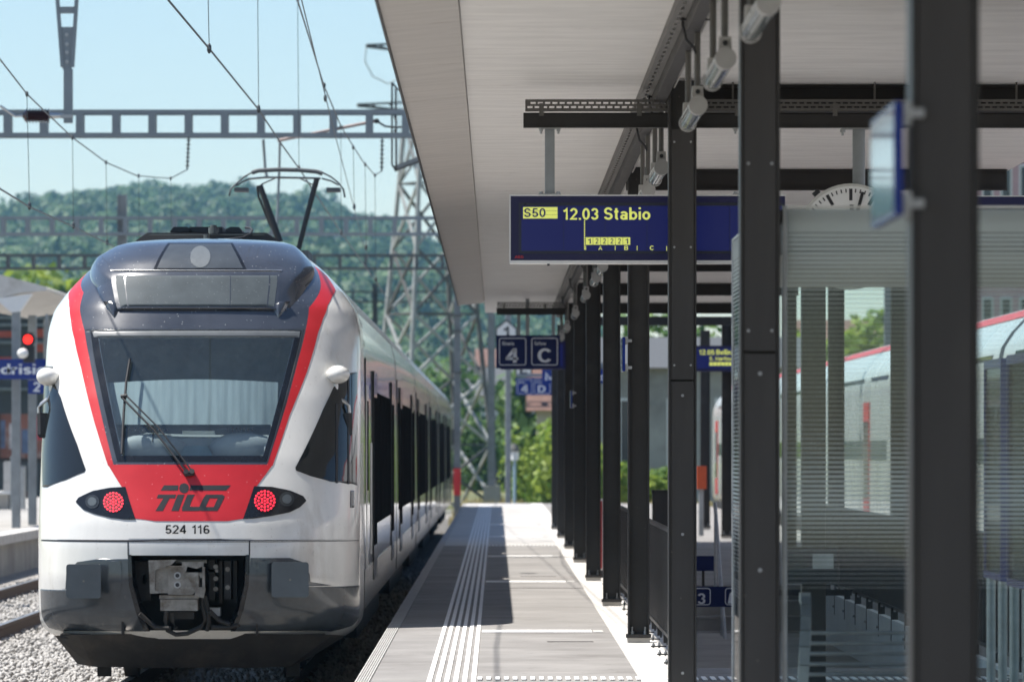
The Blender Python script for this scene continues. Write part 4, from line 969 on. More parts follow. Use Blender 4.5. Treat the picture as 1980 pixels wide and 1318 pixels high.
# red chevron: two stripes and the panel under the windscreen
npart('red_stripe', [[(172, 517), (166, 526), (162, 566), (164, 639), (173, 690), (189, 770), (219, 896), (217, 899), (209, 900), (182, 813), (157, 711), (144, 655), (138, 624), (136, 610), (135, 596), (134, 583), (133, 572), (134, 566), (152, 540)]], M['red_paint'], 0.004)
npart('red_stripe', [[(609, 516), (597, 595), (591, 638), (578, 690), (553, 784), (517, 896), (519, 899), (527, 900), (560, 802), (593, 719), (615, 642), (624, 616), (633, 591), (641, 575), (648, 560), (632, 535)]], M['red_paint'], 0.004)
npart('red_panel', [[(209, 898), (527, 898), (492, 945), (472, 1002), (440, 1007), (300, 1007), (262, 1002), (238, 945)]], M['red_paint'], 0.0042)
# black mask between the stripes
npart('black_mask', [[(176, 512), (605, 512), (598, 595), (592, 640), (164, 640), (162, 566), (166, 526)]], M['graphite'], 0.0035)
npart('roof_mask', [[(258, 465), (526, 465), (578, 482), (606, 511), (174, 511), (203, 485)]], M['graphite'], 0.0035)
npart('black_mask', [[(164, 640), (190, 640), (241, 897), (219, 897), (189, 770), (173, 690)], [(570, 640), (592, 640), (578, 690), (553, 784), (517, 897), (504, 897)], [(226, 885), (518, 885), (516, 898), (220, 898)]], M['graphite'], 0.0037)
# windscreen: frame strips and pane
npart('windscreen_frame', [[(179, 641), (580, 641), (578, 652.5), (182, 652.5)]], mat('grey_glass_border', (0.13, 0.14, 0.145), 0.35, var=0.1), 0.006, 0.03)
npart('windscreen_frame', [[(176, 641), (189, 641), (238, 892), (226, 892)], [(583, 641), (571, 641), (506, 892), (516, 892)], [(226, 881), (518, 881), (515, 893), (229, 893)]], M['black'], 0.005, 0.03)
wsp = npart('windscreen', [[(186, 650), (574, 650), (508, 884), (236, 884)]], M['windscreen'], 0.004, 0.004)
npart('windscreen_rim', [[(174, 637.5), (585, 637.5), (584.5, 639.7), (174.5, 639.7)], [(173.5, 638), (175.5, 640), (227.3, 893), (225.5, 893)], [(585.5, 638), (583, 640), (515.7, 893), (517.5, 893)]], M['bumper_grey'], 0.007, 0.004)
# raised fairing with the destination box and its two pointed tips
fair = [[(262, 466), (522, 466), (577, 484), (605, 514), (592, 556), (570, 586), (556, 600), (208, 600), (203, 590), (188, 556), (176, 514), (206, 484)]]
V6, V5 = inv(390, 600)[1], inv(390, 538)[1]
def lean(v): q = np.clip((v - V6) / (V5 - V6), 0, 1); return 0.022 + 0.063 * q * q * (3 - 2 * q)
def fair_off(s_, t_, a_, v_):
    e = np.minimum(s_, 1 - s_) + 0 * t_
    return 0.003 + lean(v_) * np.clip(e / 0.125, 0, 1) ** 0.8 * np.clip((1 - t_) / 0.22, 0, 1) ** 0.7
def flat_on(k): return lambda s_, t_, a_, v_: lean(v_) + k
g = MB(); patch(g, fair[0], fair_off, 0.085, da=0.012)
for tip in ([(203, 590), (232, 590), (230, 600), (221, 615), (212, 603)], [(527, 590), (558, 590), (550, 602), (538, 615), (529, 600)]): patch(g, tip, lambda s_, t_, a_, v_: 0.004 + 0.05 * t_ ** 0.6 * np.clip(np.minimum(s_, 1 - s_) / 0.3, 0, 1), 0.02, da=0.006)
g.build('roof_fairing', M['graphite'], train)
npart('display_frame', [[(225, 539), (536, 539), (534, 600.5), (229, 600.5)]], M['graphite'], flat_on(.005), 0.004)
npart('display_rim', [[(222, 536.8), (539, 536.8), (539, 538.8), (222, 538.8)]], M['silver'], flat_on(.010), 0.005)
npart('destination_window', [[(231, 547), (531, 547), (528.5, 596), (235, 596)]], mat('destination_glass', (0.085, 0.10, 0.108), 0.5, var=0.15, scale=5, spec=0.1, specks=((0.40, 0.42, 0.41), 45, 0.14, 0.35)), flat_on(.0075), 0.002)
npart('window_bar', [[(247, 547), (249, 547), (250.5, 596), (248.5, 596)], [(516, 547), (518, 547), (516, 596), (514, 596)], [(444, 547), (445.5, 547), (445.5, 596), (444, 596)]], M['graphite'], flat_on(.009), 0.002)
npart('lamp_window_rim', [[(300, 535.5), (327, 489), (449, 489), (475, 535.5)]], M['black'], flat_on(.012), 0.006)
hw = npart('lamp_window', [[(307, 534), (331, 491.5), (445, 491.5), (468, 534)]], mat('smoked_lamp_pane', (0.055, 0.064, 0.074), 0.25, var=0.15, scale=5), flat_on(.0155), 0.003)
npart('top_headlight', [circ(388, 514, 19)], mat('dusty_headlight_lens', (0.11, 0.125, 0.135), 0.4, var=0.1, scale=30), flat_on(.0185), 0.003, hw)
# tail light clusters
LC = [(147, 970), (152, 962), (180, 949), (212, 943), (243, 941), (252, 972), (262, 1004), (240, 1004), (215, 1001), (182, 993), (162, 985)]
RC = [(592, 968), (586, 959), (560, 948), (525, 941), (491, 940), (482, 968), (470, 1003), (490, 1002), (525, 997), (560, 990), (580, 980)]
for poly, (lx_, ly_, lr), (gx, gy, gr) in ((LC, (220, 971, 20), (179.5, 970, 13.5)), (RC, (511.5, 968.5, 21), (554, 965, 14))):
    cl = npart('tail_light_cluster', [poly], M['black'], 0.008)
    npart('lamp_bowl', [circ(lx_, ly_, lr)], M['number_black'], 0.011, 0.003, cl)
    npart('lamp_ring', [circ(gx, gy, gr)], M['lens_grey'], 0.013, 0.005, cl)
    npart('marker_lens', [circ(gx, gy, gr * .62)], M['lens_mid'], 0.0165, 0.004, cl)
    leds = []
    for ring, cnt in ((0, 1), (1, 6), (2, 12), (3, 18)):
        for k in range(cnt):
            an = 2 * math.pi * (k + 0.5 * (ring % 2)) / cnt; leds.append(circ(lx_ + ring * lr * .295 * math.cos(an), ly_ + ring * lr * .295 * math.sin(an), lr * .105, 8))
    npart('led_array', leds, M['led_red'], 0.0145, 0.003, cl)
# emblem: bar with a dot and slanted letters
emb = [[(317, 938), (345, 938), (344, 948), (311, 948)], circ(356, 943.5, 9.5), [(368, 938), (446, 938), (437, 948), (366, 948)],
       [(306, 956), (341, 956), (338, 963), (303, 963)], [(316, 963), (328, 963), (315, 987.5), (301, 987.5)],
       [(344, 956), (357, 956), (345, 987.5), (331, 987.5)], [(363, 956), (376, 956), (367, 980), (352, 987), (353, 980)], [(352, 979.5), (389, 979.5), (385, 987.5), (353, 987.5)],
       [(398, 956), (430, 956), (434, 959), (433, 963), (393, 963)], [(385, 980), (425, 980), (420, 987.5), (388, 987.5), (384, 985)], [(393, 963), (405, 963), (397, 980), (385, 980)], [(421, 963), (433, 963), (425, 980), (413, 980)]]
npart('painted_emblem', emb, M['number_black'], 0.0062, 0.0015)
# fleet number
g0 = on(320, 1031.5, 0.006); yb_ = min(on(320, 1016, 0.006).y, on(408, 1031, 0.006).y, g0.y) - 0.003
for s_, xo in (('524', 0.0), ('116', 0.236)):
    V, Fq = strokes(s_, 0.16, 0.085); g = MB(); g.add([(g0.x + xo + x * 0.099, yb_, g0.z + z * 0.077) for x, z in V], Fq); g.build('fleet_number', M['number_black'], train)
# side windows of the cab
npart('cab_side_window', [[(86, 738), (106, 742), (118, 768), (150, 860), (166, 907), (163, 912), (128, 927), (92, 941), (83, 941)]], M['train_window'], 0.006)
sw = npart('cab_side_window', [[(690, 719), (670, 722), (645, 748), (625, 790), (571, 903), (572, 909), (600, 920), (640, 931), (690, 938)]], M['train_window'], 0.006)
npart('window_post', [[(648, 780), (652, 780), (652, 934), (648, 934)], [(671, 722), (674, 721), (674, 936), (671, 936)]], M['rubber'], 0.010, 0.004, sw)
npart('nose_joint', [[(80, 1042.5), (250, 1041), (482, 1041), (694, 1043), (694, 1045.5), (482, 1043.5), (250, 1043.5), (80, 1045)], [(246.5, 1044), (249, 1044), (249, 1072), (246.5, 1072)], [(481, 1044), (483.5, 1044), (483.5, 1072), (481, 1072)]], M['number_black'], 0.0025, 0.003)
# grey bumper aprons with recessed buffer plates, cable box
npart('bumper_apron', [[(79, 1138), (127, 1138), (129, 1108), (150, 1086), (190, 1080), (247, 1080), (250, 1130), (262, 1180), (281, 1219), (120, 1219), (95, 1212), (82, 1190)]], M['bumper_grey'], 0.005, 0.03)
npart('bumper_apron', [[(484, 1078), (560, 1078), (585, 1086), (598, 1108), (600, 1124), (640, 1131), (694, 1131), (694, 1190), (680, 1208), (640, 1219), (455, 1219), (470, 1180), (480, 1130)]], M['bumper_grey'], 0.005, 0.03)
npart('bumper_hatch', [[(209, 1084), (234, 1084), (236, 1130), (231, 1153), (205, 1160), (206, 1110)], [(497, 1082), (522, 1082), (520, 1155), (508, 1152), (497, 1143)]], M['bumper_grey'], 0.010, 0.006)
npart('apron_lip', [[(247, 1072), (254, 1072), (257, 1130), (272, 1180), (290, 1219), (280, 1219), (262, 1180), (249, 1130)], [(475, 1072), (483, 1072), (481, 1130), (470, 1180), (455, 1219), (446, 1219), (461, 1180), (473, 1130)]], M['black'], 0.006, 0.14)
for (x0, x1, y0, y1) in ((128, 195, 1090, 1156), (525, 597, 1086, 1154)):
    c0 = on((x0 + x1) / 2, (y0 + y1) / 2, 0); yb = min(on(x0, y1, 0).y, on(x1, y1, 0).y, c0.y) - 0.14
    g = MB(); sc = (YN + yb) / F; a = (x0 - CX) * sc - XC; b = (x1 - CX) * sc - XC; za = H - (y1 - CY) * sc - ZR; zb = H - (y0 - CY) * sc - ZR; r_ = 0.025
    pl = []
    for (cx, cz, a0) in ((b - r_, zb - r_, 0), (a + r_, zb - r_, 90), (a + r_, za + r_, 180), (b - r_, za + r_, 270)):
        for k in range(5): an = R(a0 + k * 22.5); pl.append((cx + r_ * math.cos(an), yb, cz + r_ * math.sin(an)))
    g.prism(pl, (0, 0.03, 0)); bf = g.build('buffer_plate', M['buffer'], train)
    g = MB(); mx, mz = (a + b) / 2, (za + zb) / 2; g.tube([(mx, yb + 0.03, mz), (mx, yb + 0.45, mz)], 0.085, 16); g.build('buffer_shank', M['under'], bf)
    g = MB(); g.tube([(mx, yb - 0.003, mz), (mx, yb + 0.001, mz)], 0.010, 8); g.build('bolt', M['steel'], bf)
npart('small_cap', [circ(608.5, 1069, 4.2, 14), circ(532, 1068, 1.6, 8)], M['white_paint'], 0.005, 0.003)
npart('side_vent', [[(677, 948), (684, 948), (684, 981), (677, 981)]], M['bumper_grey'], 0.006)

# cab interior behind the windscreen
g = MB(); g.box(-0.95, 0.95, 2.35, 2.4, 1.5, 3.45); g.box(-0.9, 0.9, 1.5, 2.35, 3.36, 3.40); g.build('cab_lining', M['cab_dark'], train)
g = MB()
gx = np.linspace(-0.88, 0.72, 90); rows = []
for v in (2.36, 2.45, 2.60, 2.74):
    rows.append([(x, float(np.interp(v, DX, DY)) + 0.09 + 0.30 * abs(x) ** 2.6 + (0.001 + .014 * max(0, 2.60 - v)) * math.sin(x * 44 + 2 * math.sin(x * 7)) + 0.002 * math.sin(x * 91 + v * 3), v + (0.025 * math.cos(x * 2.2) if v > 2.7 else 0)) for x in gx])
g.grid(rows, True); g.build('sun_blind', M['blind'], train)
g = MB(); g.prism([(-1.0, 0.55, 1.95), (-1.0, 0.62, 2.24), (-1.0, 1.3, 2.33), (-1.0, 1.3, 1.6)], (2.0, 0, 0)); con = g.build('driver_console', M['cab_grey'], train)
g = MB(); g.ellipsoid((-0.40, 0.62, 2.14), (0.34, 0.10, 0.14)); g.ellipsoid((0.42, 0.62, 2.14), (0.32, 0.10, 0.15)); g.build('console_hood', mat('console_pale_grey', (0.27, 0.29, 0.30), 0.6), con)
g = MB(); g.prism([(-0.17, 0.54, 2.05), (0.17, 0.54, 2.05), (0.10, 0.54, 2.17), (-0.10, 0.54, 2.17)], (0, 0.08, 0)); g.build('instrument_hood', M['cab_dark'], con)
g = MB(); g.box(-0.13, 0.16, 0.66, 0.70, 2.27, 2.305); g.build('signal_panel', M['lens_pale'], con)
g = MB()
for x in np.arange(-0.62, -0.25, 0.035): g.box(x, x + 0.015, 0.62, 0.63, 2.30, 2.335)
for x in np.arange(0.28, 0.52, 0.035): g.box(x, x + 0.015, 0.62, 0.63, 2.30, 2.335)
g.build('air_outlet', M['rubber'], con)
g = MB(); g.box(-0.68, -0.17, 0.44, 0.50, 2.045, 2.075); g.box(0.20, 0.58, 0.44, 0.50, 2.05, 2.08); g.build('ledge', M['galv'], con)

# wiper
wp = MB(); pA = [on(361, 915, 0.05), on(300, 838, 0.07), on(240, 775, 0.06)]; pB = [on(372, 914, 0.05), on(310, 835, 0.075), on(249, 772, 0.06)]
wp.tube(pA, 0.010, 8); wp.tube(pB, 0.008, 8); wiper = wp.build('wiper_arm', M['rubber'], train)
g = MB(); g.tube([on(253, 697, 0.035), on(246, 740, 0.032), on(241, 800, 0.03), on(237.5, 880, 0.03)], 0.012, 6); g.tube([on(237, 772, 0.055), on(249, 770, 0.055)], 0.018, 8); g.build('wiper_blade', M['rubber'], wiper)
g = MB(); 
for (x, y) in ((361, 916), (372, 915)): g.tube([on(x, y, 0.0), on(x, y, 0.06)], 0.024, 10)
g.tube([on(358, 920, 0.03), on(376, 918, 0.03)], 0.016, 8); g.build('wiper_pivot', M['rubber'], wiper)
g = MB(); g.tube([on(300, 795, -0.16), on(293, 815, -0.15), on(290, 840, -0.14)], 0.006, 6); g.build('mirror_stalk', M['rubber'], con)

# pods with mirror arms at both corners
def pod(cx, cy, arm, mx0, mx1):
    o = on(cx, cy, 0.06); g = MB(); g.ellipsoid(o, (0.105, 0.14, 0.085), 24, 14); p_ = g.build('camera_pod', M['white_paint'], train)
    g = MB(); g.box(o.x - 0.03, o.x + 0.05, o.y - 0.05, o.y + 0.05, o.z + 0.07, o.z + 0.092); g.build('pod_cap', M['silver'], p_)
    sc = (YN + o.y) / F; pts = [Vector(((x - CX) * sc - XC, o.y + 0.02, H - (y - CY) * sc - ZR)) for x, y in arm]
    g = MB(); g.tube(pts, 0.017, 10); g.tube([pts[0], pts[0] + Vector((0, 0, -0.05))], 0.028, 10); g.build('mirror_arm', M['silver'], p_)
    a = (mx0 - CX) * sc - XC; b = (mx1 - CX) * sc - XC; za, zb = H - (846 - CY) * sc - ZR, H - (798 - CY) * sc - ZR
    g = MB(); g.cbox(a, b, o.y - 0.02, o.y + 0.10, za + 0.03, zb, 0.03); g.prism([(a + 0.02, o.y, za), (b - 0.03, o.y, za), (b, o.y, za + 0.032), (a, o.y, za + 0.032)], (0, 0.08, 0)); g.build('mirror', M['rubber'], p_)
pod(645, 728, [(648, 742), (646, 760), (651, 769), (668, 777), (674, 784), (675, 799)], 655, 681)
pod(104, 731, [(100, 744), (98, 762), (90, 772), (80, 780), (75, 788), (75, 799)], 72, 96)

# coupler in its opening
g = MB(); g.box(-0.62, 0.55, 0.62, 0.66, 0.50, 1.24); g.box(-0.64, -0.62, 0.15, 0.66, 0.5, 1.24); g.box(0.55, 0.57, 0.15, 0.66, 0.5, 1.24); g.box(-0.62, 0.55, 0.15, 0.62, 1.21, 1.24); well = g.build('coupler_well', M['under'], train)
cp = MB(); sY = (YN - 0.02) / F
def cq(px, py, y): s_ = (YN + y) / F; return ((px - CX) * s_ - XC, y, H - (py - CY) * s_ - ZR)
def cbx(mb, x0, x1, y0, y1, ya, yb): a, b = cq(x0, y1, ya), cq(x1, y0, ya); mb.box(a[0], b[0], ya, yb, a[2], b[2])
cbx(cp, 300, 330, 1096, 1146, -0.02, 0.25)
cp.prism([cq(a, b, -0.06) for a, b in ((325, 1094), (352, 1094), (378, 1143), (372, 1149), (325, 1149))], (0, 0.3, 0))
cp.prism([cq(a, b, -0.10) for a, b in ((352, 1094), (362, 1094), (384, 1110), (384, 1142), (378, 1144))], (0, 0.28, 0))
coup = cp.build('coupler_head', M['steel'], train)
g = MB(); g.prism([cq(a, b, -0.12) for a, b in ((287, 1083), (341, 1082), (330, 1092), (300, 1101), (299, 1140), (311, 1146), (290, 1147))], (0, 0.05, 0)); g.build('guide_horn', M['steel'], coup)
g = MB()
for p, q in (((352, 1096), (394, 1096)), ((394, 1096), (394, 1138)), ((384, 1108), (394, 1104)), ((360, 1104), (384, 1110)), ((378, 1142), (396, 1146))): g.bar(cq(*p, -0.10), cq(*q, -0.10), 0.022, 0.09)
g.build('horn_frame', M['steel'], coup)
for (x, y) in ((343, 1112), (343, 1130)):
    g = MB(); a = cq(x, y, -0.07); g.tube([a, (a[0], a[1] + 0.02, a[2])], 0.031, 16); b_ = g.build('air_port', M['galv'], coup)
    g = MB(); g.tube([(a[0], a[1] - 0.003, a[2]), (a[0], a[1], a[2])], 0.018, 14); g.build('port_bore', M['number_black'], b_)
g = MB(); cbx(g, 310, 382, 1158, 1180, 0.0, 0.3); cbx(g, 308, 384, 1150, 1157, 0.02, 0.25); g.build('coupler_shank', M['steel'], train)
g = MB(); cbx(g, 318, 375, 1182, 1196, 0.05, 0.3); cbx(g, 330, 337, 1080, 1090, 0.1, 0.5); g.build('coupler_bracket', M['under'], train)
for pts in ([(322, 1180), (320, 1200), (324, 1218), (340, 1226), (362, 1224), (388, 1212), (398, 1198), (392, 1170), (392, 1150)], [(332, 1182), (334, 1200), (340, 1214)], [(396, 1150), (402, 1180), (404, 1205), (400, 1218)], [(405, 1180), (425, 1200), (445, 1206)], [(408, 1212), (440, 1213), (462, 1207)], [(270, 1186), (300, 1212), (330, 1214)]):
    g = MB(); g.tube([cq(x, y, 0.02 + 0.03 * (i % 2)) for i, (x, y) in enumerate(pts)], 0.020, 8); g.build('air_hose', M['under'], train)
for (x0, x1, y0, y1, m) in ((404, 416, 1082, 1160, 'under'), (434, 447, 1084, 1158, 'rubber'), (424, 430, 1084, 1165, 'under'), (452, 458, 1084, 1165, 'under'), (402, 426, 1174, 1190, 'galv'), (340, 400, 1082, 1088, 'steel'), (405, 422, 1100, 1106, 'steel'), (276, 284, 1110, 1128, 'steel'), (258, 292, 1085, 1160, 'under')):
    g = MB(); cbx(g, x0, x1, y0, y1, 0.28, 0.5); g.build('fitting', M[m], train)
for (x, y) in ((417, 1095), (417, 1118), (417, 1138), (440, 1100), (440, 1135)):
    g = MB(); a = cq(x, y, 0.27); g.tube([a, (a[0], a[1] + 0.05, a[2])], 0.022, 10); g.build('plug_socket', M['steel'], train)

# obstacle deflector under the nose
g = MB()
T_ = [cq(106, 1228, 0.45), cq(150, 1226, 0.30), cq(300, 1224, 0.22), cq(500, 1224, 0.22), cq(642, 1226, 0.34), cq(668, 1228, 0.50)]
B_ = [cq(150, 1283, 0.75), cq(180, 1288, 0.62), cq(300, 1290, 0.55), cq(500, 1290, 0.55), cq(560, 1288, 0.62), cq(600, 1270, 0.8)]
g.grid([T_, B_], False, True); bk = [(p[0], p[1] + 0.25, p[2]) for p in B_]; g.grid([B_, bk], False, True); g.build('obstacle_deflector', M['under'], train)
g = MB(); g.box(-1.2, 1.15, 0.4, 2.6, 0.46, 0.50); g.box(-1.0, 1.0, 0.9, 2.6, 0.25, 0.46); g.build('underframe', M['under'], train)
for sx in (-1, 1):
    g = MB(); g.box(sx * 0.85 - 0.06, sx * 0.85 + 0.06, 0.95, 1.1, 0.10, 0.3); g.build('rail_guard', M['under'], train)

# car bodies
prof = [(1.36, .62), (1.42, .70), (1.445, .85), (1.45, 1.3), (1.44, 3.05), (1.43, 3.22), (1.385, 3.41), (1.26, 3.6), (1.07, 3.8), (.92, 3.92), (.75, 3.98), (.3, 4.02)]
full = prof + [(-x, v) for x, v in prof[::-1]]
def hull(mb, pts, d0, d1, smooth=True):
    n = len(pts); vs = [(x, d0, v) for x, v in pts] + [(x, d1, v) for x, v in pts]
    mb.add(vs, [(i, n + i, n + i + 1, i + 1) for i in range(n - 1)], smooth); mb.add(vs, [tuple(range(n)), tuple(range(2 * n - 1, n - 1, -1))]); return mb
joints = [(2.9, 19.45)] + [(20.05 + 16.85 * k, 20.05 + 16.85 * k + 16.25) for k in range(4)] + [(87.45, 106.6)]
for i, (a, b) in enumerate(joints):
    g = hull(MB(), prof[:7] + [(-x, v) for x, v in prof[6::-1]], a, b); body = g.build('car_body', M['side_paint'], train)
    g = hull(MB(), prof[6:] + [(-x, v) for x, v in prof[:5:-1]], a + 0.001, b - 0.001); g.build('car_roof', M['roof_grey'], body)
    g = MB(); g.prism([(1.447, a + .02, .63 + .02), (1.451, a + .02, .86), (1.4525, a + .02, 1.02), (1.449, a + .02, 1.02), (1.44, a + .02, .70)], (0, b - a - .04, 0)); g.build('grey_sill', M['bumper_grey'], body)
    if i < 5:
        g = hull(MB(), [(x * .965, v * .985 + (.05 if v < 1 else 0)) for x, v in full], b, joints[i + 1][0], False); g.build('bellows', M['rubber'], train)
    # windows, doors, door gaps on the platform side
    src = dsrc = None
    L = b - a; xs = [(a + 1.2, 0), (a + 2.2, 1), (a + 3.8, 0), (a + 5.9, 0), (a + 8.0, 0), (a + 10.1, 0), (a + 12.2, 1), (a + 13.8, 0)] if i else [(3.7, 2), (6.6, 1), (8.4, 0), (10.4, 0), (12.4, 0), (14.4, 0), (16.3, 1)]
    for (d, kd) in xs:
        if d + 1.9 > b: continue
        if kd == 0:
            g = MB(); g.add([(1.4535, d, 1.38), (1.4535, d + 1.78, 1.38), (1.4475, d + 1.78, 2.72), (1.4475, d, 2.72)], [(0, 1, 2, 3)])
            g.add([(1.40, d, 1.38), (1.4535, d, 1.38), (1.4475, d, 2.72), (1.40, d, 2.72)], [(0, 1, 2, 3)]); g.add([(1.40, d, 1.38), (1.40, d + 1.78, 1.38), (1.4535, d + 1.78, 1.38), (1.4535, d, 1.38)], [(0, 1, 2, 3)])
            g.build('window', M['coach_window'], body)
        elif kd == 1:
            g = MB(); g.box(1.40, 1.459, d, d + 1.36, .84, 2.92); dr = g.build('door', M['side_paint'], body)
            for dd in (d + .08, d + .72):
                g = MB(); g.box(1.43, 1.4635, dd, dd + .60, 1.18, 2.66); g.build('door_window', M['coach_window'], dr)
            g = MB(); g.box(1.44, 1.4605, d + .672, d + .688, .86, 2.9); g.box(1.44, 1.4605, d - .02, d - .002, .84, 2.92); g.box(1.44, 1.4605, d + 1.362, d + 1.38, .84, 2.92); g.build('door_seal', M['rubber'], dr)
        else:
            g = MB(); g.box(1.40, 1.4535, d, d + .7, 1.0, 2.75); dr = g.build('cab_door', M['white_paint'], body)
            g = MB(); g.tube([(1.49, d + .05, 1.15), (1.49, d + .05, 2.2)], .012, 8); g.build('grab_rail', M['silver'], dr)
            g = MB(); g.box(1.44, 1.456, d + .12, d + .58, 1.75, 2.6); g.build('door_window', M['coach_window'], dr)
    g = MB(); g.box(1.40, 1.448, a + .5, a + .62, .66, 3.0); g.build('panel_gap', M['rubber'], body)
    g = MB(); g.box(1.05, 1.30, a + 3, b - 3, .28, .66); g.box(.5, 1.15, a + 2.4, b - 2.4, .22, .6); g.build('underfloor_gear', M['under'], train)
g = MB()
for d in (3.2, 19.75, 36.6, 53.4, 70.3, 87.1, 103.5):
    for dd in (-1.0, 1.0) if d > 5 else (0.2, 2.2):
        for sx in (-.75, .75): g.tube([(sx - .065, d + dd, .38), (sx + .065, d + dd, .38)], .38, 24)
    g.box(.95, 1.12, d - 1.4, d + 1.6, .42, .62); g.box(-1.12, -.95, d - 1.4, d + 1.6, .42, .62)
g.build('bogies', M['under'], train, kind='stuff')
# roof gear: box with hooded lumps above the nose, then the pantograph
def rq(px, py, Y): p = P(px, py, Y); return (p.x - XC, Y - YN, p.z - ZR)
g = MB(); g.prism([rq(a, b, 54.6) for a, b in ((258, 470), (268, 461), (285, 450), (515, 450), (533, 461), (548, 472))], (0, 2.2, 0)); rb = g.build('roof_box', M['rubber'], train)
g = MB(); g.prism([rq(a, b, 54.59) for a, b in ((289, 452.5), (512, 452.5), (512, 455), (289, 455))], (0, 0.005, 0)); g.build('box_seam', M['bumper_grey'], rb)
for pts in (((328, 448), (336, 438.5), (362, 438.5), (372, 446), (372, 449)), ((435, 449), (437, 443), (446, 438.5), (462, 439), (468, 446), (468, 449)), ((366, 449), (366, 438.5), (430, 438.5), (430, 449))):
    g = MB(); g.prism([rq(a, b, 55.2) for a, b in pts], (0, 1.0, 0)); g.build('roof_lump', M['rubber'], rb)
for (x, y0, y1, r_) in ((413, 452, 440, .05), (413, 441, 435, .03), (400, 462, 454, .035)):
    g = MB(); g.tube([rq(x, y0, 54.4), rq(x, y1, 54.4)], r_, 14); g.build('roof_insulator', M['bumper_grey'], rb)
g = MB(); g.tube([rq(410, 461, 54.4), rq(440, 463, 54.4), rq(470, 459, 54.4), rq(484, 452, 54.5), rq(488, 445, 54.6), rq(484, 441, 54.7), rq(475, 440, 54.8)], .011, 8); g.build('roof_cable', M['rubber'], rb)
panto = MB(); YPn = 73.0
panto.tube([rq(503, 358, YPn), rq(517, 400, YPn), rq(541, 468, YPn)], .034, 10, r2=.046)
panto.tube([rq(613, 345, YPn), rq(598, 400, YPn), rq(577, 482, YPn)], .036, 10, r2=.032)
panto.tube([rq(498, 360, YPn), rq(500, 380, YPn + .1), rq(520, 430, YPn + .2), rq(539, 466, YPn + .2)], .016, 8)
pan = panto.build('pantograph', M['rubber'], train)
g = MB(); g.tube([rq(487, 334, YPn), rq(500, 330, YPn), rq(540, 328, YPn), rq(580, 329, YPn), rq(612, 332, YPn), rq(624, 336, YPn)], .028, 8); g.build('collector_bow', M['gantry_dark'], pan)
g = MB(); g.tube([rq(482, 346, YPn), rq(515, 343, YPn), rq(580, 344, YPn), rq(620, 345, YPn)], .014, 8); g.tube([rq(505, 357, YPn), rq(520, 350, YPn), rq(532, 345, YPn)], .010, 6); g.tube([rq(604, 357, YPn), rq(590, 350, YPn), rq(580, 345, YPn)], .010, 6); g.build('cross_tube', M['steel'], pan)
for pts in ([(490, 332), (472, 342), (456, 356), (446, 366), (443, 379)], [(620, 332), (640, 342), (655, 354), (664, 366), (667, 382)], [(484, 345), (468, 352), (455, 360)], [(622, 345), (640, 350), (655, 358)]):
    g = MB(); g.tube([rq(a, b, YPn) for a, b in pts], .012, 6); g.build('horn', M['gantry_dark'], pan)
for (a, b) in ((454, 480), (632, 658)):
    g = MB(); q = rq(a, 371, YPn); p = rq(b, 364, YPn); g.box(q[0], p[0], q[1] - .2, q[1] + .2, q[2], p[2]); g.build('contact_strip', M['gantry_dark'], pan)
g = MB(); a = rq(530, 470, YPn); b = rq(585, 476, YPn); g.box(a[0] - .1, b[0] + .1, a[1] - .8, a[1] + .8, a[2] - .25, a[2] - .12)
for x in (a[0], b[0]):
    for yy in (-.6, .6): g.tube([(x, a[1] + yy, 4.0), (x, a[1] + yy, a[2] - .25)], .05, 10)
g.build('pantograph_base', M['gantry_dark'], pan)

# ================================================================== OVERHEAD LINE
def gantry(label, Y, py_low, py_top, xl, xr, pitch, ch, sw, m, posts, x_start=0.0):
    t = thing('catenary_gantry', label, 'gantry', (0, Y, 0), group='catenary gantries across the tracks')
    sc = Y / F; z0, z1 = H - (py_low - CY) * sc, H - (py_top - CY) * sc
    for nm, za, zb in (('lower_chord', z0, z0 + ch), ('upper_chord', z1 - ch, z1)):
        g = MB(); g.box(xl, xr, 0, 0.012, za, zb); g.box(xl, xr, 0.012, 0.09, za if nm[0] == 'l' else zb - 0.012, za + 0.012 if nm[0] == 'l' else zb); g.box(xl, xr, 0.45, 0.462, za, zb); g.box(xl, xr, 0.37, 0.45, za if nm[0] == 'l' else zb - 0.012, za + 0.012 if nm[0] == 'l' else zb); g.build(nm, m, t)
    src = None; x = xl + 0.1 + x_start
    while x < xr - 0.1:
        if src is None:
            g = MB(); g.box(-sw / 2, sw / 2, -0.004, 0.466, z0 + ch - 0.02, z1 - ch + 0.02); src = g.build('strut', m, t); src.location = (x, 0, 0)
        else: inst(src, t, (x, 0, 0))
        x += pitch
    for x, zt in posts:
        g = MB(); g.prism([(x + a, 0.10 + b, -0.9) for a, b in hsec(-0.12, 0.24, 0.24, 0.02, 0.016)], (0, 0, zt + 0.9)); g.build('post', M['gantry_dark'] if m is M['gantry_dark'] else M['galv_pole'], t)
    return t
gantry('nearest grey gantry beam with square openings above the pantograph', 98.0, 265, 212, -14.5, 10.2, 0.624, 0.075, 0.125, M['gantry'], [(-14.2, 8.2), (9.9, 8.2)], 0.35)
gantry('second gantry beam with a dark post above the train roof on its left', 144.0, 455, 418, -19, 10.4, 0.62, 0.075, 0.11, M['gantry'], [(-9.49, 8.02), (-18.7, 8), (9.95, 8)], 0.2)
gantry('third gantry beam, thin and dark in front of the hill foot', 178.0, 521, 491, -21, 10.4, 0.8, 0.075, 0.09, M['gantry_dark'], [(-20.6, 8), (10.0, 8)])
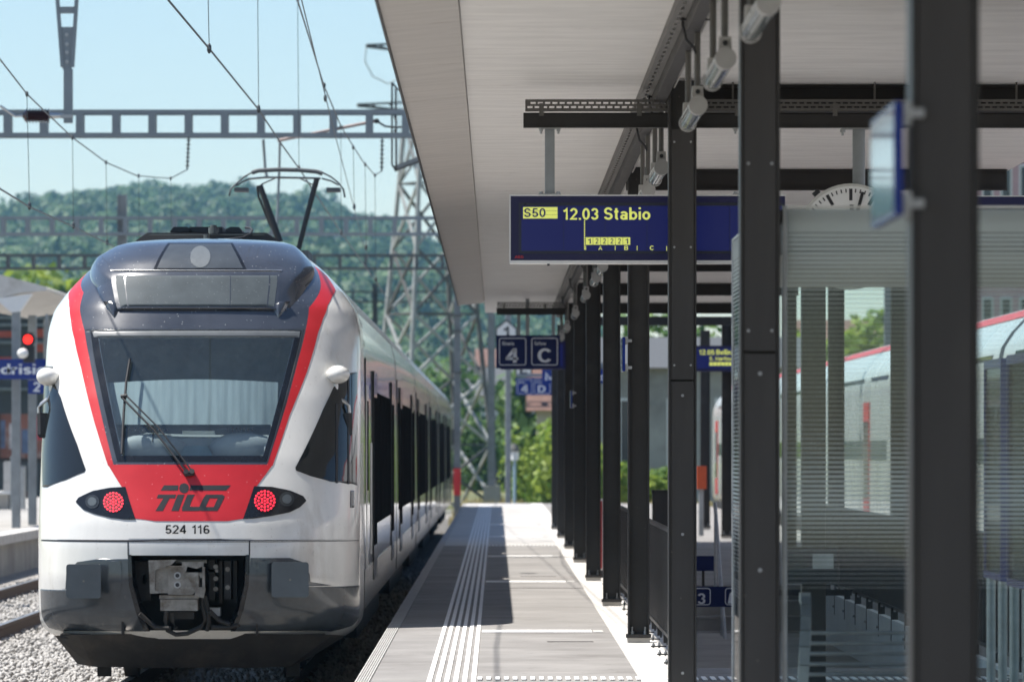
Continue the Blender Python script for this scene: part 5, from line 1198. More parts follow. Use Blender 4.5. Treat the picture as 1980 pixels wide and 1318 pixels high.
gantry('far low gantry beam between the pylon legs', 262.0, 585, 562, -22, 12, 0.9, 0.08, 0.09, M['gantry_dark'], [(-5.6, 9.2), (-21.5, 8.5), (11.5, 8.5)])

def wire_pts(pts): return [P(*p) for p in pts]
def overhead(label, mess, cont, drops, rm=0.009, rc=0.010):
    t = thing('overhead_line', label, 'overhead wire', (0, 0, 0), group='overhead lines above the tracks')
    if mess: g = MB(); g.tube(wire_pts(mess), rm, 6); g.build('messenger_wire', M['wire'], t)
    if cont: g = MB(); g.tube(wire_pts(cont), rc, 6); g.build('contact_wire', M['wire'], t)
    for (a, b) in drops:
        g = MB(); p, q = P(*a), P(*b); g.tube([p, q], 0.0042, 5); d = g.build('dropper', M['wire'], t)
        g = MB(); g.ellipsoid(p, (0.02, 0.02, 0.035), 8, 6); g.ellipsoid(q, (0.022, 0.022, 0.05), 8, 6); g.build('dropper_clamp', M['wire'], d)
    return t
overhead('contact wire of the train with hooked droppers running down to the pantograph', None,
         [(108, -300, 34), (325, 0, 46), (405, 95, 52.5), (500, 212, 63.5), (545, 280, 70), (581, 330, 77), (660, 450, 97), (735, 556, 130), (790, 640, 172)],
         [((401, -60, 52.5), (404.5, 94, 52.5)), ((498, -30, 63.5), (500, 211, 63.5)), ((575.5, 0, 77), (578, 326, 77)), ((659, 245, 97), (660, 449, 97))])
overhead('sagging messenger wire right of the pantograph ending at a hanging insulator',
         [(548, -110, 50), (575, 0, 58), (600, 80, 64), (626, 165, 71), (660, 246, 79), (700, 310, 88.5), (725, 339, 94.5), (738, 331, 98.2)], [(583, 0, 52), (640, 230, 70), (705, 480, 118), (740, 570, 165)], [((627, 165, 71), (629, 190, 71)), ((683, 285, 84.5), (685, 400, 84.5)), ((706, 318, 90), (708, 478, 90)), ((725, 339, 94.5), (727, 540, 94.5))], 0.009, 0.006)
overhead('sagging wires of the neighbouring track at the left edge of the sky',
         [(-140, -70, 50), (0, 115, 60), (52, 182, 66), (85, 214, 70), (140, 266, 77), (205, 314, 85), (265, 340, 91), (330, 345, 95.5), (362, 328, 98.2)],
         [(-120, 280, 52), (0, 365, 60), (57, 400, 66), (142, 438, 77), (207, 470, 85), (300, 520, 100), (420, 600, 140)],
         [((52, 182, 66), (57, 398, 66)), ((140, 266, 77), (142, 436, 77)), ((205, 314, 85), (207, 468, 85)), ((268, 340, 91.3), (270, 492, 91.3)), ((330, 345, 95.5), (332, 505, 95.5))])
def insulator(label, p0, p1, rr, n, m):
    t = thing('insulator', label, 'insulator', p0)
    d = p1 - p0; g = MB(); g.tube([(0, 0, 0), d], rr * 0.35, 8); g.build('core', m, t)
    for k in range(n):
        a = d * ((k + 0.7) / (n + 0.6)); u = d.normalized() * rr * 0.22
        g = MB(); g.tube([a - u, a + u], rr, 12, rr * 0.55); g.build('shed', m, t)
    return t
insulator('dark chain insulator hanging from the gantry left of the pantograph', P(365, 266, 98.2), P(362, 328, 98.2), 0.045, 7, M['wire'])
insulator('dark chain insulator hanging from the gantry beside the mesh guard', P(739, 268, 98.2), P(738, 331, 98.2), 0.045, 7, M['wire'])
t = insulator('horizontal brown ribbed insulator at the drop tube, upper left', P(96, 224, 84), P(44, 224, 84), 0.115, 8, M['brown_porcelain'])
g = MB(); d = P(128, 224, 84) - P(96, 224, 84); g.tube([(0, 0, 0), d], 0.05, 10, 0.03); e_ = P(0, 205, 84) - P(96, 224, 84); k_ = P(30, 225, 84) - P(96, 224, 84); k2 = P(44, 224, 84) - P(96, 224, 84); g.tube([k2, k_, e_], 0.02, 8); g.build('end_fitting', M['silver'], t)
# tapering drop tube
t = thing('drop_tube', 'tapering grey drop tube hanging into the sky at upper left', 'catenary support', (0, 84, 0))
def dq(px, py, dy=0.0): p = P(px, py, 84); return (p.x, dy, p.z)
for (a, b) in (((106.5, -60), (121, 130)), ((152, -60), (140, 130))):
    g = MB(); g.bar(dq(*a), dq(*b), 0.05, 0.16); g.build('side_bar', M['gantry'], t)
for (ya, yb, xa, xb) in ((14, 26, 113.5, 145.5), (-50, -40, 108, 151)):
    g = MB(); p, q = dq(xa, yb), dq(xb, ya); g.box(p[0], q[0], -0.07, 0.07, p[2], q[2]); g.build('rung', M['gantry'], t)
g = MB(); g.prism([dq(117, 53, -0.06), dq(142, 53, -0.06), dq(139, 136, -0.06), dq(122, 136, -0.06)], (0, 0.02, 0)); pl = g.build('web_plate', M['gantry'], t)
for yy in (68, 86, 102, 120):
    g = MB(); p = dq(130, yy, -0.075); g.tube([p, (p[0], -0.06, p[2])], 0.03, 10); g.build('bolt', M['galv'], pl)
g = MB(); p, q = dq(123.5, 238), dq(140.5, 134); g.box(p[0], q[0], -0.07, 0.07, p[2], q[2]); g.build('lower_tube', M['gantry'], t)
g = MB(); p, q = dq(118, 229), dq(141, 222); g.box(p[0], q[0], -0.09, 0.09, p[2], q[2]); g.build('clamp', M['galv'], t)
g = MB(); z = dq(0, -60)[2]; g.box(-14, 10.2, -0.25, 0.25, z, z + 0.12); g.box(-14, 10.2, -0.25, 0.25, z + 0.5, z + 0.62)
for x in np.arange(-13.9, 10.1, 0.7): g.box(x, x + 0.12, -0.24, 0.24, z + 0.12, z + 0.5)
for x in (-14.2, 10.0): g.box(x - 0.12, x + 0.12, -0.12, 0.12, -0.9, z + 0.62)
g.build('carrying_beam', M['gantry'], t)
# steady arm from gantry hangers to the contact wire
t = thing('steady_arm', 'reddish grey steady arm sloping across the gantry to the contact wire', 'catenary support', (0, 98.5, 0))
def sq(px, py, dy=0.0): p = P(px, py, 98.5); return (p.x, dy, p.z)
g = MB(); g.tube([sq(538, 274, -0.3), sq(727, 236, -0.3)], 0.030, 10); g.build('arm_rod', M['pink_rod'], t)
g = MB(); g.tube([sq(727, 235, -0.3), sq(735, 240, -0.3), sq(745, 246, -0.3), sq(762, 248, -0.3), sq(790, 247, -0.3)], 0.018, 8); g.ellipsoid(sq(729, 236, -0.3), (0.05, 0.04, 0.045), 10, 8); g.build('arm_hook', M['wire'], t)
for k in range(4):
    g = MB(); p = sq(778 + 5 * k, 247, -0.3); q = sq(780 + 5 * k, 247, -0.3); g.tube([p, q], 0.06, 12); g.build('shed', M['curb'], t)
g = MB(); g.tube([sq(509, 270, 0.0), sq(513, 330, 0.0), sq(517, 345, 0.0)], 0.025, 8); g.build('hanger', M['gantry'], t)
g = MB(); g.tube([sq(541, 276, 0.0), sq(540, 330, 0.0), sq(535, 445, 0.0), sq(533, 520, 0)], 0.022, 8); g.build('hanger', M['gantry'], t)
# wire mesh guard behind the canopy edge
t = thing('mesh_guard', 'wire mesh guard frame behind the canopy edge beside the gantry', 'mesh guard', (0, 100, 0))
def mq(px, py, dy=0.0): p = P(px, py, 100.0); return (p.x, dy, p.z)
for pts in ((mq(758, 160), mq(758, 318)), (mq(765, 172), mq(766, 330)), (mq(758, 160), mq(768, 172)), (mq(758, 318), mq(766, 331)), (mq(768, 172, .1), mq(840, 185, .1)), (mq(763, 330), mq(850, 298))):
    g = MB(); g.bar(*pts, 0.035, 0.035); g.build('frame_bar', M['lattice_dark'], t)
g = MB(); g.bar(mq(762, 327), mq(850, 292), 0.02, 0.10); g.build('foot_plate', M['galv_pole'], t)
g = MB()
for k in range(24): g.bar(mq(768 + 3 * k, 174, .02), mq(768 + 3 * k, 326 - k, .02), 0.004)
for k in range(40): g.bar(mq(767, 176 + 3.8 * k, .02), mq(840, 178 + 3.4 * k, .02), 0.004)
g.build('wire_mesh', M['galv'], t, kind='stuff')
for py in (235, 262):
    g = MB(); g.bar(mq(766, py, .03), (mq(766, py)[0], -1.6, mq(0, py)[2]), 0.03); g.build('bracket', M['lattice_dark'], t)

# lattice pylons
def pylon(label, x, y, zb, zt, wb, wt_, rz, n, pale):
    t = thing('lattice_pylon', label, 'pylon', (x, y, zb), R(rz), group=None)
    hgt = zt - zb; cs = [(-1, -1), (1, -1), (1, 1), (-1, 1)]
    def pt(c, k): w = (wb + (wt_ - wb) * (k / n) ** 0.85) / 2; return Vector((c[0] * w, c[1] * w, hgt * k / n))
    for i, c in enumerate(cs):
        g = MB()
        for k in range(n): g.bar(pt(c, k), pt(c, k + 1), 0.15)
        g.build('leg', M['lattice_pale'] if i in (0, 3) else M['lattice_dark'], t)  # sun and shade put into the colour: left legs pale, right legs dark
    for k in range(n):
        for i in range(4):
            a, b = cs[i], cs[(i + 1) % 4]
            for p, q in ((pt(a, k), pt(b, k + 1)), (pt(b, k), pt(a, k + 1))):
                g = MB(); g.bar(p, q, 0.11); g.build('brace', M['lattice_pale'] if (k + i) % 3 else M['lattice_dark'], t)  # dark bars among pale ones, a sunlit and shaded mix by colour
            if k % 2 == 1: g = MB(); g.bar(pt(a, k), pt(b, k), 0.07); g.build('cross_bar', M['lattice_dark'], t)
    return t, hgt
t, hg = pylon('tall lattice pylon rising behind the canopy edge with arms to the left', P(835, 0, 240).x, 240, -1.0, 21.0, 4.4, 1.0, 24, 8, True)
for zz, L in ((18.4 + 1, 3.0), (15.9 + 1, 3.4)):
    g = MB(); g.bar((0.5, 0, zz - .25), (-L, 0, zz + .05), 0.12); g.bar((0.5, 0, zz + .35), (-L, 0, zz + .10), 0.09)
    for q in np.linspace(0.2, 0.9, 4): g.bar((0.5 - q * L, 0, zz - .22 + .27 * q), (0.3 - q * L, 0, zz + .32 - .22 * q), 0.05)
    g.build('arm', M['lattice_dark'], t)
g = MB(); g.tube([(-3.0, 0, 19.4), (-3.05, 0, 18.8), (-2.7, 0, 18.2), (-2.0, 0, 17.9), (-1.2, 0, 18.3), (-0.6, 0, 19.0)], 0.025, 6); g.build('jumper_loop', M['lattice_pale'], t)
# grey masts beyond the platform end
def mast(label, px0, px1, py_top, Y, zb=-0.8):
    t = thing('grey_mast', label, 'mast', (P((px0 + px1) / 2, 0, Y).x, Y, zb), group='grey masts beyond the platform end')
    w = (px1 - px0) * Y / F / 2; zt = H - (py_top - CY) * Y / F - zb
    g = MB(); g.prism([(a, b, 0) for a, b in hsec(-w, 2 * w, 0.22, 0.02, 0.015)], (0, 0, zt)); g.build('shaft', M['galv_pole'], t); return t, w
t, w = mast('grey mast with red foot and black box beside the train end', 877.5, 890.5, 380, 176)
z9 = lambda py: H - (py - CY) * 176 / F + 0.8
g = MB(); g.cbox(-w - .004, w + .004, -0.006, 0.226, z9(957), z9(905), .01); g.build('red_band', M['red_paint'], t)
g = MB(); g.cbox(-w - 0.2, -w - 0.0005, -0.2, 0.1, z9(857), z9(829), .02); g.build('black_box', M['rubber'], t)
for py in (640, 720, 610):
    g = MB(); g.box(-w - .1, w + .06, -.03, -.001, z9(py) - .03, z9(py) + .03); g.build('step_iron', M['lattice_dark'], t)
t, w = mast('grey mast on a concrete block seen left of the 4 C sign', 943, 957, 380, 212)
g = MB(); g.box(-0.30, 0.32, -0.3, 0.5, 0, 1.0); g.build('foundation', M['concrete'], t)
t = thing('ground_signal', 'low pale blue post with a dark capped lantern in front of the bush', 'signal', (P(995, 0, 200).x, 200, -0.76))
z9 = lambda py: H - (py - CY) * 200 / F + 0.76
g = MB(); g.tube([(0, 0, 0), (0, 0, z9(886))], 0.055, 10); g.build('post', mat('pale_blue_paint', (0.30, 0.42, 0.50), 0.5), t)
g = MB(); g.tube([(0, 0, z9(889)), (0, 0, z9(872))], 0.15, 16); g.build('drum', M['white_sign'], t)
g = MB(); g.tube([(0, 0, z9(872)), (0, 0, z9(868))], 0.2, 16); g.tube([(0, 0, z9(868)), (0, 0, z9(857))], 0.17, 16, 0.09); g.build('cap', M['lattice_dark'], t)

# ================================================================== SECOND TRAIN ON THE RIGHT
XS = 7.72
M['red_roof'] = mat('faded_red_train_roof', (0.45, 0.06, 0.075), 0.5, var=0.1, scale=1)
M['grey_side'] = mat('silver_grey_train_side', (0.60, 0.61, 0.62), 0.2, 0.0, var=0.1, scale=1, coat=0.4)
tr2 = thing('passenger_train', 'second train, white with red roof band and blue reflecting windows, on the far right track', 'train', (XS, 33.0, ZR))
L2 = 134.0
M['sky_window'] = mat('mirror_coach_window', (0.06, 0.09, 0.12), 0.04, 0.35, var=0.1, spec=0.9)
for i in range(7):
    a, b = i * 19.2, i * 19.2 + 18.6
    if i == 6: b = L2 - 2.6
    g = hull(MB(), full, a, b); bd = g.build('car_body', M['grey_side'], tr2)
    g = MB(); hull(g, [(x * 1.006, v + .006) for x, v in prof[8:10]] + [(-x * 1.006, v + .006) for x, v in prof[9:7:-1]], a + .001, b - .001); g.build('red_roof', M['red_roof'], bd)
    d = a + 0.9; k = 0
    while d + 2 < b:
        g = MB()
        if k in (2, 6): 
            g.box(-1.462, -1.42, d, d + 1.4, .85, 2.92); dr = g.build('door', M['red_paint'], bd)
            for dd in (.1, .75): g = MB(); g.box(-1.466, -1.43, d + dd, d + dd + .55, 1.3, 2.6); g.build('door_window', M['sky_window'], dr)
            d += 1.75
        else:
            g.prism([(-1.452, d, 1.95), (-1.42, d, 3.33), (-1.38, d, 3.33), (-1.41, d, 1.95)], (0, 1.97, 0)); g.build('window', M['sky_window'], bd); d += 2.1
        k += 1
    if i < 6: g = hull(MB(), [(x * .96, v * .985) for x, v in full], b, b + 0.6, False); g.build('bellows', M['rubber'], tr2)
    g = MB(); g.box(-1.40, -.9, a + .8, b - .8, .2, .64); g.build('underfloor_gear', M['under'], tr2)
g = MB(); n = len(full)
ends = [(L2 - 2.6, 1, 0), (L2 - 1.2, .99, 0), (L2 - .4, .93, .02), (L2, .80, .05)]
for (d0, s0, _), (d1, s1, _) in zip(ends, ends[1:]):
    k0 = [(x * s0, .62 + (v - .62) * (s0 if v > 3 else 1)) for x, v in full]; k1 = [(x * s1, .62 + (v - .62) * (s1 if v > 3 else 1)) for x, v in full]
    vs_ = [(x, d0, v) for x, v in k0] + [(x, d1, v) for x, v in k1]; g.add(vs_, [(i, n + i, n + i + 1, i + 1) for i in range(n - 1)], True)
g.add([(x * .80, L2, .62 + (v - .62) * (.80 if v > 3 else 1)) for x, v in full], [tuple(range(n - 1, -1, -1))])
g.build('nose_shell', M['white_paint'], tr2)

# ================================================================== LEFT PLATFORM: SIGN, CANOPY, BENCH, SIGNAL
YL = 113.4
def lq(px, py, Y=YL): return P(px, py, Y)
t = thing('station_name_sign', 'blurred blue station name sign reading Mendrisio left of the train', 'sign', (0, 0, 0))
g = MB(); pbox(g, -78, 96, 694, 733, YL, 0, 0.08); g.build('sign_panel', M['sign_blue'], t)
fit_text('station_name', 'Mendrisio', -70, 90, 701, 724, YL - 0.004, M['white_letter'], t, bold=0.05)
g = MB(); pbox(g, 54, 96, 734.5, 761, YL, 0, 0.06); g.build('number_panel', M['sign_blue'], t)
fit_text('track_number', '2', 63, 78, 738, 757, YL - 0.004, M['white_letter'], t, bold=0.05)
for x in (-40, 90): g = MB(); a = lq(x, 694); g.bar((a.x, YL + 0.04, a.z), (a.x, YL + 0.04, a.z + 0.9), 0.05); g.build('hanger', M['galv_pole'], t)
t = thing('left_canopy', 'pale beige wing roof on a grey post over the left platform', 'canopy', (0, 114.0, 0))
Q = lambda px, py: (lq(px, py, 114.0).x, 0, lq(px, py, 114.0).z)
g = MB(); g.prism([Q(-190, 505), Q(-60, 514), Q(20, 536), Q(88, 554), Q(92, 557), Q(88, 562), Q(40, 566), Q(0, 576), Q(-60, 584), Q(-190, 560)], (0, 14, 0)); g.build('roof', M['curb'], t)
g = MB(); g.prism([Q(-10, 577), Q(62, 568), Q(38, 602), Q(22, 604)], (0, 0.3, 0)); g.build('funnel', M['white_sign'], t)
for k in range(3):
    g = MB(); a, b = Q(22, 600), Q(38, 600); g.cbox(a[0], b[0], 0.05 + 4 * k, 0.25 + 4 * k, 0.0, a[2], .01); g.build('post', M['galv_pole'], t)
t = thing('platform_signal', 'round black platform signal showing a red light', 'signal', tuple(lq(54, 656, 111.0)))
g = MB(); g.tube([(0, 0, 0), (0, 0.25, 0)], 0.14, 20); g.build('housing', M['rubber'], t)
g = MB(); g.tube([(0, -0.012, 0), (0, -0.001, 0)], 0.088, 20); g.build('red_lens', M['signal_red'], t)
g = MB(); g.tube([(0, -0.16, 0.10), (0, 0, 0.135)], 0.02, 8); g.box(-0.13, 0.13, -0.16, 0.0, 0.118, 0.130); g.build('hood', M['rubber'], t)
g = MB(); g.ellipsoid((-0.10, 0.0, -0.27), (0.11, 0.12, 0.10), 14, 10); g.build('loudspeaker', M['white_sign'], t)
g = MB(); g.cbox(-0.10, 0.12, 0.05, 0.25, -0.45, -0.12, .02); g.build('case', M['rubber'], t)
g = MB(); g.bar((0.0, 0.16, -0.3), (-0.26, 3.1, -0.3), 0.06); g.build('bracket', M['galv_pole'], t)
t = thing('concrete_bench', 'white concrete bench at the left edge of the far platform', 'bench', (P(-14, 0, 148).x, 148, 0))
g = MB(); g.box(-0.4, 0.45, 0, 1.8, 0.40, 0.48); g.build('seat', M['pale_concrete'], t)
g = MB(); g.box(-0.35, 0.38, 0.1, 0.4, 0, 0.40); g.box(-0.35, 0.38, 1.4, 1.7, 0, 0.40); g.build('support', M['concrete'], t)
g = MB(); g.box(0.28, 0.45, 0, 1.8, 0.48, 1.25); g.build('backrest', M['curb'], t)
t = thing('platform_bin', 'square grey bin on the left platform beside the white bench', 'bin', (P(36, 0, 146).x, 146, 0))
g = MB(); g.cbox(-0.16, 0.16, 0, 0.32, 0.05, 1.1, .03); g.build('body', M['galv'], t)
g = MB(); g.cbox(-0.17, 0.17, -0.01, 0.33, 1.1, 1.15, .03); g.build('lid', M['galv_pole'], t)
g = MB(); g.cbox(-0.22, -0.165, 0.1, 0.24, 0, 1.4, .01); g.build('post', M['galv_pole'], t)

# ================================================================== BUILDINGS AND TREES OF THE TOWN
def pane_grid(t, wall, x0, x1, y, z0, z1, nx, nz, fw, fh, frame_m):
    src = None
    for i in range(nx):
        for k in range(nz):
            cx = x0 + (x1 - x0) * (i + .5) / nx; cz = z0 + (z1 - z0) * (k + .5) / nz; w = (x1 - x0) / nx * fw / 2; h = (z1 - z0) / nz * fh / 2
            if src is None:
                g = MB(); g.box(-w - .1, w + .1, -0.05, -0.002, -h - .1, h + .1); src = g.build('window', frame_m, t); src.location = (cx, y, cz)
                g = MB(); g.box(-w, w, -0.07, -0.051, -h, h); sp_ = g.build('pane', M['window_dark'], src)
            else:
                c = inst(src, t, (cx, y, cz)); c2 = sp_.copy(); C.objects.link(c2); c2.parent = c
def house(label, px0, px1, Y, zt, depth, wm, rm, roof, nx, nz, zb=-1.6, ridge='x', cat='house'):
    """walls, windows and a pitched or flat roof"""
    t = thing('house' if cat == 'house' else 'building', label, cat, (0, 0, 0))
    x0, x1 = P(px0, 0, Y).x, P(px1, 0, Y).x
    g = MB(); g.box(x0, x1, Y, Y + depth, zb, zt); g.build('wall', wm, t)
    o = 0.5
    if roof > 0 and ridge == 'x':
        g = MB(); ym = Y + depth / 2; g.prism([(x0 - o, Y - o, zt - .02), (x0 - o, Y + depth + o, zt - .02), (x0 - o, ym, zt + roof)], (x1 - x0 + 2 * o, 0, 0)); g.build('roof', rm, t)
    elif roof > 0:
        g = MB(); xm = (x0 + x1) / 2; g.prism([(x0 - o, Y - o, zt + .002), (x1 + o, Y - o, zt + .002), (xm, Y - o, zt + roof)], (0, depth + 2 * o, 0)); g.build('roof', rm, t)
    else:
        g = MB(); g.box(x0 - .3, x1 + .3, Y - .3, Y + depth + .3, zt + .002, zt + 0.5); g.build('roof', rm, t)
    if nx: pane_grid(t, None, x0 + .3, x1 - .3, Y, max(zb + .9, -0.2), zt - .3, nx, nz, 0.42, 0.55, M['white_sign'])
    return t
W_ = lambda n_, c, **k: mat(n_, c, 0.9, var=0.12, scale=0.8, bump=0.1, **k)
cream, ochre, grey_w, dark_w, pink_w = W_('cream_render', (0.55, 0.50, 0.42)), W_('ochre_render', (0.50, 0.33, 0.17)), W_('grey_render', (0.34, 0.33, 0.31), col2=(0.2, 0.19, 0.18), thr=(.5, .7)), W_('dark_cladding', (0.07, 0.07, 0.075)), W_('pink_render', (0.52, 0.33, 0.35))
house('small pale house with red tiled hip roof beside the bush', 1040, 1150, 262, 3.35, 9, cream, M['roof_tile'], 2.6, 5, 1)
house('old grey goods shed with dark openings behind the stair railing', 1160, 1560, 240, 5.0, 12, grey_w, M['gantry_dark'], 1.4, 4, 1, cat='building')
house('ochre house under a shallow roof behind the masts', 930, 1075, 470, 8.4, 10, ochre, M['roof_tile'], 1.5, 5, 2)
house('long low hall with dark roof behind the masts', 780, 1120, 430, 5.6, 14, W_('white_hall_wall', (0.66, 0.66, 0.65)), M['gantry_dark'], 2.2, 12, 1, cat='building')
house('pale apartment block with red roof behind the far pylon legs', 700, 900, 620, 8.5, 12, cream, M['gantry_dark'], 1.6, 8, 3, cat='building')
house('pink apartment block high at the right edge', 1880, 2120, 300, 17.5, 14, pink_w, M['roof_tile'], 1.5, 6, 5, cat='building')
house('white house half way behind the second train', 1560, 1880, 420, 9.0, 12, cream, M['roof_tile'], 2.2, 6, 2)
t = house('dark industrial building with orange red bands at the left edge', -260, 215, 262, 8.2, 16, dark_w, M['gantry_dark'], 0, 0, 0, cat='building')
for (xa, xb, ya, yb) in ((-120, 108, 589, 604), (60, 118, 636, 652), (-120, 30, 640, 652), (66, 120, 664, 680), (-100, 40, 690, 700)):
    g = MB(); pbox(g, xa, xb, ya, yb, 261.95, 0.06); g.build('red_band', mat('orange_red_cladding', (0.42, 0.075, 0.04), 0.7), t)
for py in (612, 626, 660, 720, 750):
    g = MB(); pbox(g, -255, 210, py, py + 4, 261.9, 0.1); g.build('cladding_rail', M['galv_pole'], t)
t = thing('freight_wagon', 'rusty freight wagon with faded graffiti patches behind the left platform', 'wagon', (0, 0, 0))
Yw = 198.0
g = MB(); pbox(g, -300, 140, 800, 885, Yw, 0, 2.8); g.build('body', mat('rusty_wagon_paint', (0.20, 0.085, 0.06), 0.8, var=0.3, scale=0.8, col2=(0.34, 0.30, 0.27), thr=(0.5, 0.6)), t)
for (xa, xb, ya, yb, c) in ((18, 40, 818, 868, (0.45, 0.43, 0.42)), (58, 84, 808, 850, (0.40, 0.05, 0.06)), (-60, 10, 812, 866, (0.10, 0.13, 0.2)), (42, 56, 830, 876, (0.10, 0.14, 0.22))):
    g = MB(); pbox(g, xa, xb, ya, yb, Yw - .005, 0.01); g.build('painted_patch', mat('graffiti_patch', c, 0.8, var=0.4, scale=2), t)
src = None
for k in range(14):
    if src is None: g = MB(); g.box(-.05, .05, Yw - .06, Yw - .001, P(0, 885, Yw).z, P(0, 800, Yw).z); src = g.build('rib', M['rust'], t); src.location = (P(-290, 0, Yw).x, 0, 0)
    else: inst(src, t, (P(-290 + 32 * k, 0, Yw).x, 0, 0))
g = MB(); 
for px in (-250, -180, 40, 110):
    x = P(px, 0, Yw).x; g.tube([(x, Yw + .3, -0.3), (x, Yw + .4, -0.3)], .45, 20)
g.build('wheels', M['rust'], t, kind='stuff')
g = MB(); pbox(g, -310, 150, 885.5, 893, Yw, 0, 2.6); g.build('underframe', M['under'], t)

def tree(label, px, Y, zb, hgt, w, n, leaf_s, m, nm='deciduous_tree', group=None, trunk=True):
    x = P(px, 0, Y).x
    t = thing(nm, label, 'tree' if nm.endswith('tree') else 'bush', (x, Y, zb), group=group)
    if trunk:
        g = MB(); g.tube([(0, 0, 0), (0.1 * w * .2, 0, hgt * .3), (0, 0, hgt * .62)], hgt * .022, 8, hgt * .008)
        for k in range(6):
            an = k * 1.1; g.tube([(0, 0, hgt * (.25 + .05 * k)), (w * .16 * math.cos(an), w * .16 * math.sin(an), hgt * (.42 + .05 * k)), (w * .3 * math.cos(an), w * .3 * math.sin(an), hgt * (.55 + .05 * k))], hgt * .009, 6, hgt * .003)
        g.build('trunk', M['bark'], t)
    zc, rz_ = (hgt * .58, hgt * .46) if trunk else (hgt * .48, hgt * .56)
    V = crown((0, 0, zc), (w / 2 * 1.25, w / 2 * 1.25, rz_ * 1.2), n, leaf_s, 14)
    V = V[(V[:, :, 2].min(1) > 0.02)]
    quads('crown', V, m, t)
    return t
GT = 'trees of the town below the hill'
for (lab, px, Y, h, w, m) in (('yellow green tree crown above the left canopy roof', 60, 330, 12.6, 8.5, 'bush'), ('smaller green tree right of the yellow green one', 140, 345, 12.0, 6.5, 'hedge'), ('dark green tree at the very left edge', -40, 350, 12.0, 8, 'hedge'),
                           ('round green tree left of the pylon, low over the train', 745, 420, 9.5, 7, 'hedge'), ('green tree between the pylon legs', 850, 400, 8.5, 7, 'hedge'), ('tree behind the shelter glass above the second train, left one', 1640, 320, 9.5, 8, 'bush'), ('tree behind the shelter glass above the second train, right one', 1735, 335, 10.0, 8, 'bush'),
                           ('green tree behind the old goods shed', 1330, 300, 9.0, 9, 'hedge'), ('dark tree rising behind the tiled house', 1120, 300, 8, 8, 'hedge')):
    tree(lab, px, Y, -1.3, h, w, 3000, 0.42, M[m], group=GT)
for (lab, px, Y, h, w) in (('bright leafy bush nearest the columns, in front of the tiled house', 1056, 205, 3.0, 2.0), ('bright leafy bush beside the low signal', 1022, 214, 2.9, 1.9), ('tall bright bush half behind the far columns', 1085, 216, 3.7, 2.8)):
    tree(lab, px, Y, -0.75, h, w, 1500, 0.13, M['bush'], 'leafy_bush', 'bright bushes beyond the platform end', False)
for (lab, px, Y, h, w) in (('rounded hedge bush left of the grey mast with block', 912, 335, 4.7, 2.6), ('rounded hedge bush between the two grey masts', 958, 340, 4.6, 3.0), ('rounded hedge bush right of the white board pole', 1005, 350, 4.4, 3.0), ('low hedge bush close to the train end', 870, 345, 4.6, 2.6)):
    tree(lab, px, Y, -1.5, h, w, 1400, 0.22, M['hedge'], 'hedge_bush', 'hedge bushes behind the masts', False)
for i, (px_, Y_, h_, w_) in enumerate(((1100, 196, 3.0, 2.4), (1150, 204, 2.4, 2.6), (1215, 212, 1.7, 2.2), (1275, 222, 1.5, 2.0))):  # extra bushes added so the train side mirrors darker green
    tree(['leafy bush just behind the far columns', 'low leafy bush between the sixth and fifth columns', 'low leafy bush between the fifth and fourth columns', 'low leafy bush between the fourth and third columns'][i], px_, Y_, -0.75, h_, w_, 1500, 0.2, M['bush'], 'leafy_bush', 'bright bushes beyond the platform end', False)
# open ground beyond the platform: road, rough dry grass
g = MB(); g.add([(-2.2, 222, -0.9 + .012), (1.6, 222, -0.9 + .012), (3.4, 330, -1.3), (-2.4, 330, -1.3)], [(0, 1, 2, 3)]); struct('road', g, M['road'])
n = 9000; c = np.stack([NR.uniform(-1.4, 8, n), NR.uniform(166, 222, n), np.full(n, -0.78)], 1)
hh = NR.uniform(.15, .55, n); dx = NR.normal(size=(n, 2)) * .08; wv = np.stack([NR.normal(size=n), NR.normal(size=n), np.zeros(n)], 1) * .02
top = c + np.stack([dx[:, 0], dx[:, 1], hh], 1)
quads('dry_grass', np.stack([c - wv, c + wv, top + wv * .2, top - wv * .2], 1), M['dry_grass'], kind='stuff', label='dry yellow grass beyond the platform end')

# ================================================================== WOODED HILL AND AIR
CRP = [(-900, 470), (-400, 425), (-100, 402), (0, 391), (60, 375), (120, 361), (200, 350), (300, 346), (430, 349), (540, 362), (640, 375), (700, 394), (760, 414), (830, 440), (900, 472), (1000, 530), (1065, 575), (1300, 640), (1700, 660), (3000, 670)]
YCR = 2450.0
def crest(x): return H - (np.interp(x * F / YCR + CX, [p[0] for p in CRP], [p[1] for p in CRP]) - CY) * YCR / F - 17.0
def hill_z(x, y):
    xc = x * YCR / np.maximum(y, 600.0)
    t_ = np.clip((y - 930) / (YCR - 930), 0, 1.15); e = np.where(t_ < 1, 1 - (1 - np.minimum(t_, 1)) ** 1.35, 1 - (t_ - 1) * 1.5)
    return -2.5 + (crest(xc) + 2.5) * e + 3.5 * np.sin(x * .045 + y * .011) * e * (1 - .8 * e) + 2.0 * np.sin(x * .11 - y * .02) * e * (1 - .9 * e) + 1.6 * np.sin(x * .19 + .004 * y) * e + 1.0 * np.sin(x * .43) * e
g = MB(); ys = np.linspace(900, 2680, 60); xs = np.linspace(-690, 690, 120)
g.grid([[(x, y, float(hill_z(x, y))) for x in xs] for y in ys], True); struct('hill', g, M['grass'])
T = []
y = 985.0
while y < 2560:
    st = 8.3 + 0.0007 * (y - 985); xa, xb = (-90 - CX) * y / F, (1160 - CX) * y / F
    for x in np.arange(xa, xb, st): T.append((x + NR.uniform(-3, 3), y + NR.uniform(-4, 4)))
    y += st * 1.1
T = np.array(T); TZ = hill_z(T[:, 0], T[:, 1]); V = []
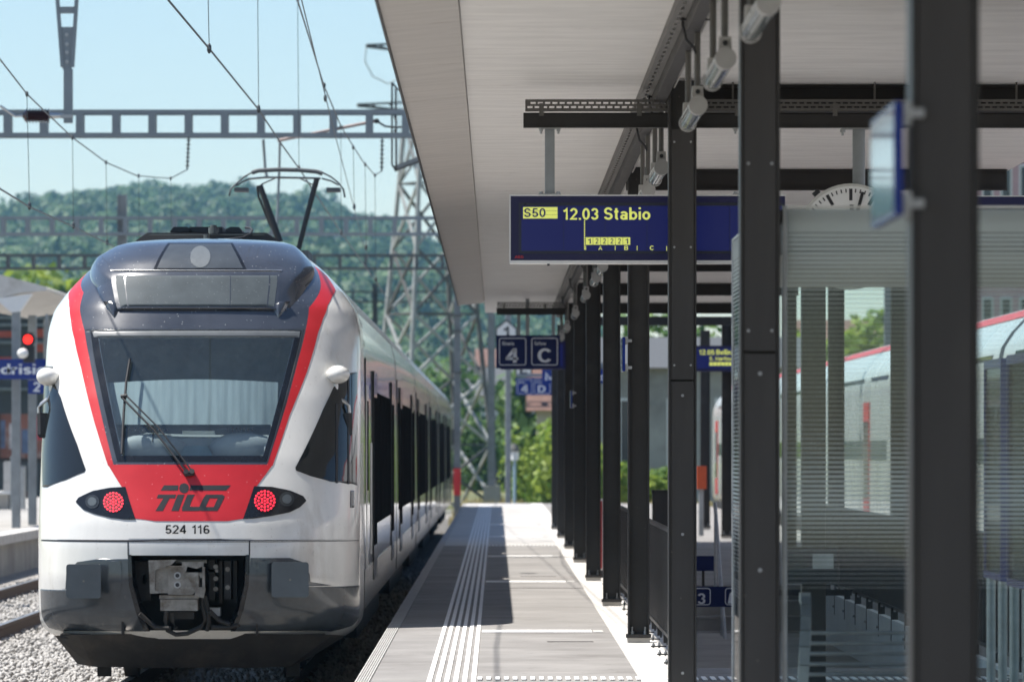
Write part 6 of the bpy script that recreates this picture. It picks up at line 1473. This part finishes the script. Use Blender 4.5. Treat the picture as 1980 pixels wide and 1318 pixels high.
for (x, yy), z in zip(T, TZ):
    r_ = NR.uniform(2.6, 6.0); hh_ = r_ * NR.uniform(.9, 1.35); k = 78
    q = NR.normal(size=(k, 3)); q /= np.linalg.norm(q, axis=1)[:, None]; q[:, 2] = np.where(q[:, 2] < -.25, -q[:, 2], q[:, 2])
    q[:, 1] = np.where(q[:, 1] > .35, -q[:, 1], q[:, 1])
    bump_ = 1 + .16 * np.sin(q[:, 0] * 5 + x) * np.cos(q[:, 2] * 6 + yy)
    V.append(leaf_faces(np.array([x, yy, z + hh_ * .75]) + q * np.array([r_, r_, hh_]) * bump_[:, None], q, 1.45, .30))
quads('wooded_hillside', np.concatenate(V), M['forest'], kind='stuff', label='dense green wood covering the hill behind the station')
for (lab, px, py, w, h) in (('long white villa high on the wooded hill', 636, 474, 9.0, 3.2), ('pale flat house near the hill top above the villa', 695, 456, 9.5, 2.6), ('small white house on the right slope of the hill', 1058, 612, 7, 6)):
    for yy in np.arange(1000, 2600, 10.0):
        p = P(px, py, yy)
        if float(hill_z(p.x, yy)) + 6.5 > p.z: break
    t = thing('hill_house', lab, 'house', (p.x, yy - 14, p.z))
    g = MB(); g.box(-w / 2, w / 2, 0, 8, -h - 6, h / 2); g.build('wall', M['white_sign'], t)
    g = MB(); g.box(-w / 2 - .5, w / 2 + .5, -.5, 8.5, h / 2, h / 2 + .6); g.build('roof', M['pale_concrete'], t)
    for k in range(4): g = MB(); xx = -w / 2 + w * (k + .5) / 4; g.box(xx - .5, xx + .5, -.05, -.001, -h * .2, h * .25); g.build('window', M['window_dark'], t)
hz = MB(); hz.box(-720, 720, -70, 2740, -8, 160); hm = bpy.data.materials.new('pale_air'); hm.use_nodes = True; hn = hm.node_tree.nodes; hn.remove(hn['Principled BSDF'])
pv = hn.new('ShaderNodeVolumePrincipled'); pv.inputs['Color'].default_value = (0.34, 0.68, 1.0, 1); pv.inputs['Density'].default_value = 0.00011; pv.inputs['Anisotropy'].default_value = 0.0
hm.node_tree.links.new(pv.outputs[0], hn['Material Output'].inputs['Volume'])
hz.build('haze', hm, kind='stuff')
